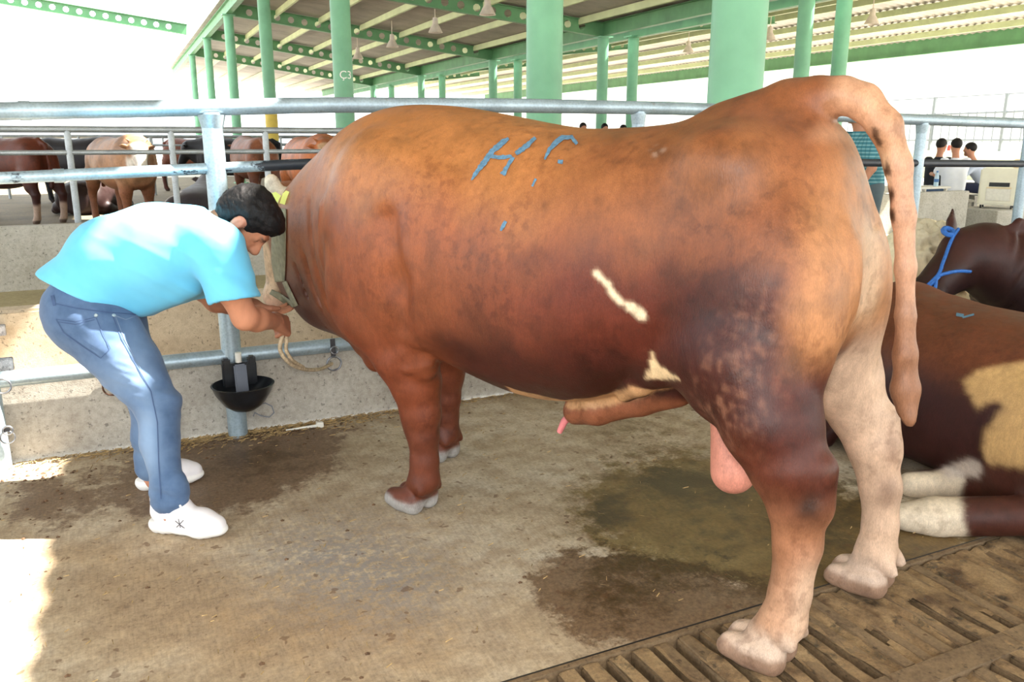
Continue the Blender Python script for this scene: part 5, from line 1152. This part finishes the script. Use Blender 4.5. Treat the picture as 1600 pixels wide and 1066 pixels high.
# ------------------------------------------------------------------ people in the background
def bg_person(name, loc, ang, label, shirt, trousers, hair=(30, 24, 22), pose='stand', sc=1.0, h=.016, arm='down', mats=None, bend=0.0, sleeve='short'):
    zs = .0 if pose == 'stand' else -.40
    hip = np.array((0, 0, .92+zs)); ch = np.array((.02+bend*.30, 0, 1.28+zs-bend*.08)); nk = np.array((.03+bend*.42, 0, 1.47+zs-bend*.12)); hd = nk+np.array((.04+bend*.06, 0, .15))
    def limbs(S, g, part):
        for s in (1, -1):
            sh = np.array((ch[0]+bend*.08, .19*s, 1.40+zs-bend*.1))
            if arm == 'down': el = sh+np.array((.02, .05*s, -.28)); wr = el+np.array((.14, .0, -.20))
            else: el = sh+np.array((.16, .05*s, -.22)); wr = el+np.array((.22, -.06*s, .0))
            if part == 'arm':
                S.chain([sh, el, wr, wr+(wr-el)*.35], [.05, .042, .03, .036], .03)
                for j in range(4): S.rc(wr+(wr-el)*.3+np.array((0, (j-1.5)*.016, 0)), wr+(wr-el)*.62+np.array((.012, (j-1.5)*.016, 0)), .010, .008, .006)
            elif part == 'sleeve': S.chain([sh, el if sleeve == 'short' else wr], [.085+g, .06+g], .04) if sleeve != 'short' else S.chain([sh, sh+(el-sh)*.75], [.078+g, .066+g], .05)
            else:
                hj = hip+np.array((0, .10*s, -.03))
                if pose == 'stand': kn = hj+np.array((.02, .01*s, -.43)); an = kn+np.array((-.03, 0, -.40))
                else: kn = hj+np.array((.42, .08*s, .02)); an = kn+np.array((.02, 0, -.42))
                S.chain([hj, kn, an], [.095+g, .065+g, .045+g], .04)
                if part == 'leg': S.rc(an+np.array((0, 0, -.04)), an+np.array((.16, 0, -.055)), .045, .035, .03)
    B = ((-.35, -.5, -.02), (.95, .5, 1.85))
    S = SDF(*B, h); S.rc(hip-[0, .06, 0], ch-[0, .07, 0], .11, .12, .05); S.rc(hip+[0, .06, 0], ch+[0, .07, 0], .11, .12, .05); S.rc(ch, nk, .12, .055, .05); S.rc(nk, hd, .052, .06, .02); S.ell(hd+[0, 0, .05], (.095, .077, .115), .03); S.rc(hd+[.085, 0, .045], hd+[.10, 0, .02], .012, .016, .012); S.rc(hd+[.05, 0, -.04], hd+[.055, 0, -.045], .035, .035, .02)
    for s in (1, -1): S.ell(hd+[0, .08*s, .04], (.02, .012, .032), .006)
    limbs(S, 0, 'arm'); limbs(S, 0, 'leg'); V, Q = S.mesh(1); c = T((188, 132, 104), len(V)); q = V-hd
    c = lerp(c, T((44, 34, 30), len(V)), ss(-np.linalg.norm(q-np.array((.06, 0, -.02)), axis=1), -.07, -.05)*.5*(V[:, 2] > nk[2])); c = lerp(c, T((40, 34, 32), len(V)), ss(-V[:, 2], -.10, -.08))
    o = mesh_obj(name, V*sc, Q, M['skin'], None, True, c); o.location = loc; o.rotation_euler = (0, 0, ang); tag(o, label, 'person')
    S = SDF(*B, h); S.rc(hip-[0, .06, -.02], ch-[0, .075, 0], .135, .142, .05); S.rc(hip+[0, .06, .02], ch+[0, .075, 0], .135, .142, .05); S.rc(ch, nk-[0, 0, .02], .135, .07, .05); limbs(S, 0, 'sleeve'); S.plane(hip-[0, 0, .10], (0, 0, -1)); S.plane(nk, (0, 0, 1)); V, Q = S.mesh(1); mesh_obj('shirt', V*sc, Q, shirt, o, True)
    S = SDF(*B, h); S.rc(hip-[0, .05, 0], hip+[0, .05, 0], .13, .13, .03); limbs(S, .014, 'trouser'); S.plane((0, 0, .06), (0, 0, -1)); V, Q = S.mesh(1); mesh_obj('trousers', V*sc, Q, trousers, o, True)
    S = SDF(*B, h*.7); S.ell(hd+[-.015, 0, .08], (.105, .088, .10), .02); S.ell(hd+[.11, 0, .0], (.09, .12, .10), .01, None, 'sub'); V, Q = S.mesh(1); mesh_obj('hair', V*sc, Q, M['hair'], o, True, T(hair, len(V)))
    return o
def plaid():
    t = NT('teal_check_cloth'); w1 = t.n('ShaderNodeTexWave'); w1.bands_direction = 'Z'; w1.inputs['Scale'].default_value = 9; t.l(t.co, w1.inputs['Vector']); w2 = t.n('ShaderNodeTexWave'); w2.bands_direction = 'Y'; w2.inputs['Scale'].default_value = 7; t.l(t.co, w2.inputs['Vector'])
    c = t.mix(t.ramp(w1.outputs['Fac'], [(.6, 0.0), (.8, .7)]), s2l((64, 128, 142)), s2l((150, 196, 200))); c = t.mix(t.ramp(w2.outputs['Fac'], [(.7, 0.0), (.85, .4)]), c, s2l((30, 90, 100))); t.set(**{'Base Color': c, 'Roughness': .85}); return t.m
M['plaid'] = plaid(); M['wtee'] = cloth_mat('white_tee', (238, 240, 246), (222, 226, 236)); M['dkshirt'] = cloth_mat('black_cloth', (42, 44, 52), (32, 34, 40)); M['ltblue'] = cloth_mat('pale_blue_cloth', (206, 216, 236), (190, 204, 228)); M['navy'] = cloth_mat('navy_cloth', (44, 50, 78), (36, 40, 64)); M['teal'] = cloth_mat('teal_cloth', (40, 130, 150), (34, 116, 136)); M['redc'] = cloth_mat('red_cloth', (216, 70, 60), (200, 60, 54)); M['greyc'] = cloth_mat('grey_trousers', (96, 110, 116), (80, 94, 100))
la = math.atan2(-IR[1], -IR[0])
p = PY(1352, 300, 6.0); bg_person('person', (p[0]+.0, p[1], 0), la+.25, 'bearded man in a teal checked shirt standing behind the bull\'s tail', M['plaid'], M['greyc'], h=.013, sc=1.0, bend=.25)
p = PY(1488, 300, 9.75); bg_person('person', (p[0], p[1], 0.0), math.atan2(IDn[1], IDn[0]), 'seated man in a white t-shirt with his back to the camera', M['wtee'], M['denim'], pose='sit', h=.015, arm='fwd')
p = PY(1459, 300, 10.4); bg_person('person', (p[0], p[1], 0.0), la+math.pi+.5, 'seated man in black left of the man in the white t-shirt', M['dkshirt'], M['dkshirt'], pose='sit', arm='fwd')
p = PY(1541, 300, 10.2); bg_person('person', (p[0], p[1], 0.0), la-.5, 'seated man in a pale blue shirt leaning left, beside the white cooler', M['ltblue'], M['navy'], pose='sit', arm='fwd', bend=.6)
for px, Y, mt, lb, hgt in ((910, 17.0, 'dkshirt', 'distant man in black above the middle of the bull\'s back', .98), (944, 17.5, 'navy', 'distant man in navy near the slim column above the bull\'s back', .98), (973, 17.0, 'teal', 'distant man in teal left of the fence post above the bull\'s loin', .96), (985, 18.0, 'redc', 'distant person in red half hidden by the fence post', .93)):
    p = PY(px, 190, Y); bg_person('person', (p[0], p[1], 0), -1.8, lb, M[mt], M['greyc'], h=.024, sc=hgt)
# benches, table, bottle, cooler
for px, Y, lb in ((1488, 9.75, 'low bench under the man in the white t-shirt'), (1459, 10.4, 'low bench under the man in black'), (1541, 10.2, 'low bench under the man in the pale blue shirt')):
    p = PY(px, 300, Y); e = empty('bench', (p[0], p[1], 0), lb, 'bench', None, math.atan2(IDn[1], IDn[0])+math.pi/2); MB().bb(-.3, .3, -.17, .17, .33, .37).build('seat', M['far_conc'], e)
    for sx in (-1, 1): MB().bb(sx*.25-.03, sx*.25+.03, -.15, .15, 0, .33).build('leg', M['far_conc'], e)
p = PY(1446, 291, 9.6); tb = empty('side_table', (p[0], p[1], 0), 'small white table with a water bottle on it behind the tail', 'table'); tz = float(p[2])
MB().bb(-.42, .30, -.25, .25, tz-.03, tz).build('table_top', M['whiteplastic'], tb, bevel=.005)
for sx in (-.36, .24):
    for sy in (-.2, .2): MB().bb(sx-.02, sx+.02, sy-.02, sy+.02, 0, tz-.03).build('leg', M['whiteplastic'], tb)
bt = empty('water_bottle', (p[0]+.12, p[1]-.1, tz), 'clear plastic water bottle standing on the small white table', 'bottle')
MB().lathe([(0, 0), (.035, 0), (.038, .02), (.036, .15), (.028, .19), (.014, .215), (.014, .235)], 16).build('body', simple('bottle_plastic', (186, 210, 224), .1, 0, .05, 20), bt, smooth=True); MB().lathe([(.016, .225), (.016, .25), (0, .25)], 12).build('cap', M['blueplastic'], bt, smooth=True); MB().lathe([(.0385, .07), (.0385, .12)], 16).build('paper_label', M['blueplastic'], bt, smooth=True)
p = G(1557, 325, .28); pb = MB(); pb.bb(p[0]-.55, p[0]+.55, p[1]-.4, p[1]+.4, -.02, .28); po = pb.build('concrete_plinth', M['far_conc'], None, bevel=.01); tag(po, 'low concrete plinth under the cream air cooler', 'plinth'); az = math.atan2(-CO[1]-p[1]+0, -p[0])+math.pi/2; co = empty('air_cooler', (p[0], p[1], .28), 'cream boxy air cooler on castors at far right', 'cooler', None, az-.1)
MB().bb(-.34, .34, -.25, .25, .07, .80).build('cabinet', simple('cream_plastic', (236, 232, 212), .5, 0, .04, 6), co, bevel=.03); MB().bb(-.16, .20, -.262, -.245, .44, .52).build('outlet_slot', M['black_plastic'], co); MB().bb(-.20, .24, -.258, -.245, .16, .40).build('front_panel', M['whiteplastic'], co, bevel=.01); MB().bb(-.20, .24, -.258, -.245, .40, .43).build('front_trim', M['cream_win'], co)
for sx in (-.27, .27):
    for sy in (-.18, .18): MB().tube([(sx-.015, sy, .035), (sx+.015, sy, .035)], .035, 12).build('castor', M['black_plastic'], co, smooth=True)
MB().bb(.20, .30, -.05, .05, .80, .98).build('handle', M['cream_win'], co, bevel=.01)
co.scale = (.8, .8, .8)
rc_ = empty('red_bottle', (27.68, 21.13, 1.0), 'tiny red bottle on the yard wall at far right', 'bottle'); MB().lathe([(0, 0), (.06, 0), (.06, .14), (.03, .19), (.03, .22), (0, .22)], 12).build('body', M['redc'], rc_, smooth=True); MB().lathe([(.034, .20), (.034, .24), (0, .24)], 10).build('cap', M['whiteplastic'], rc_, smooth=True)
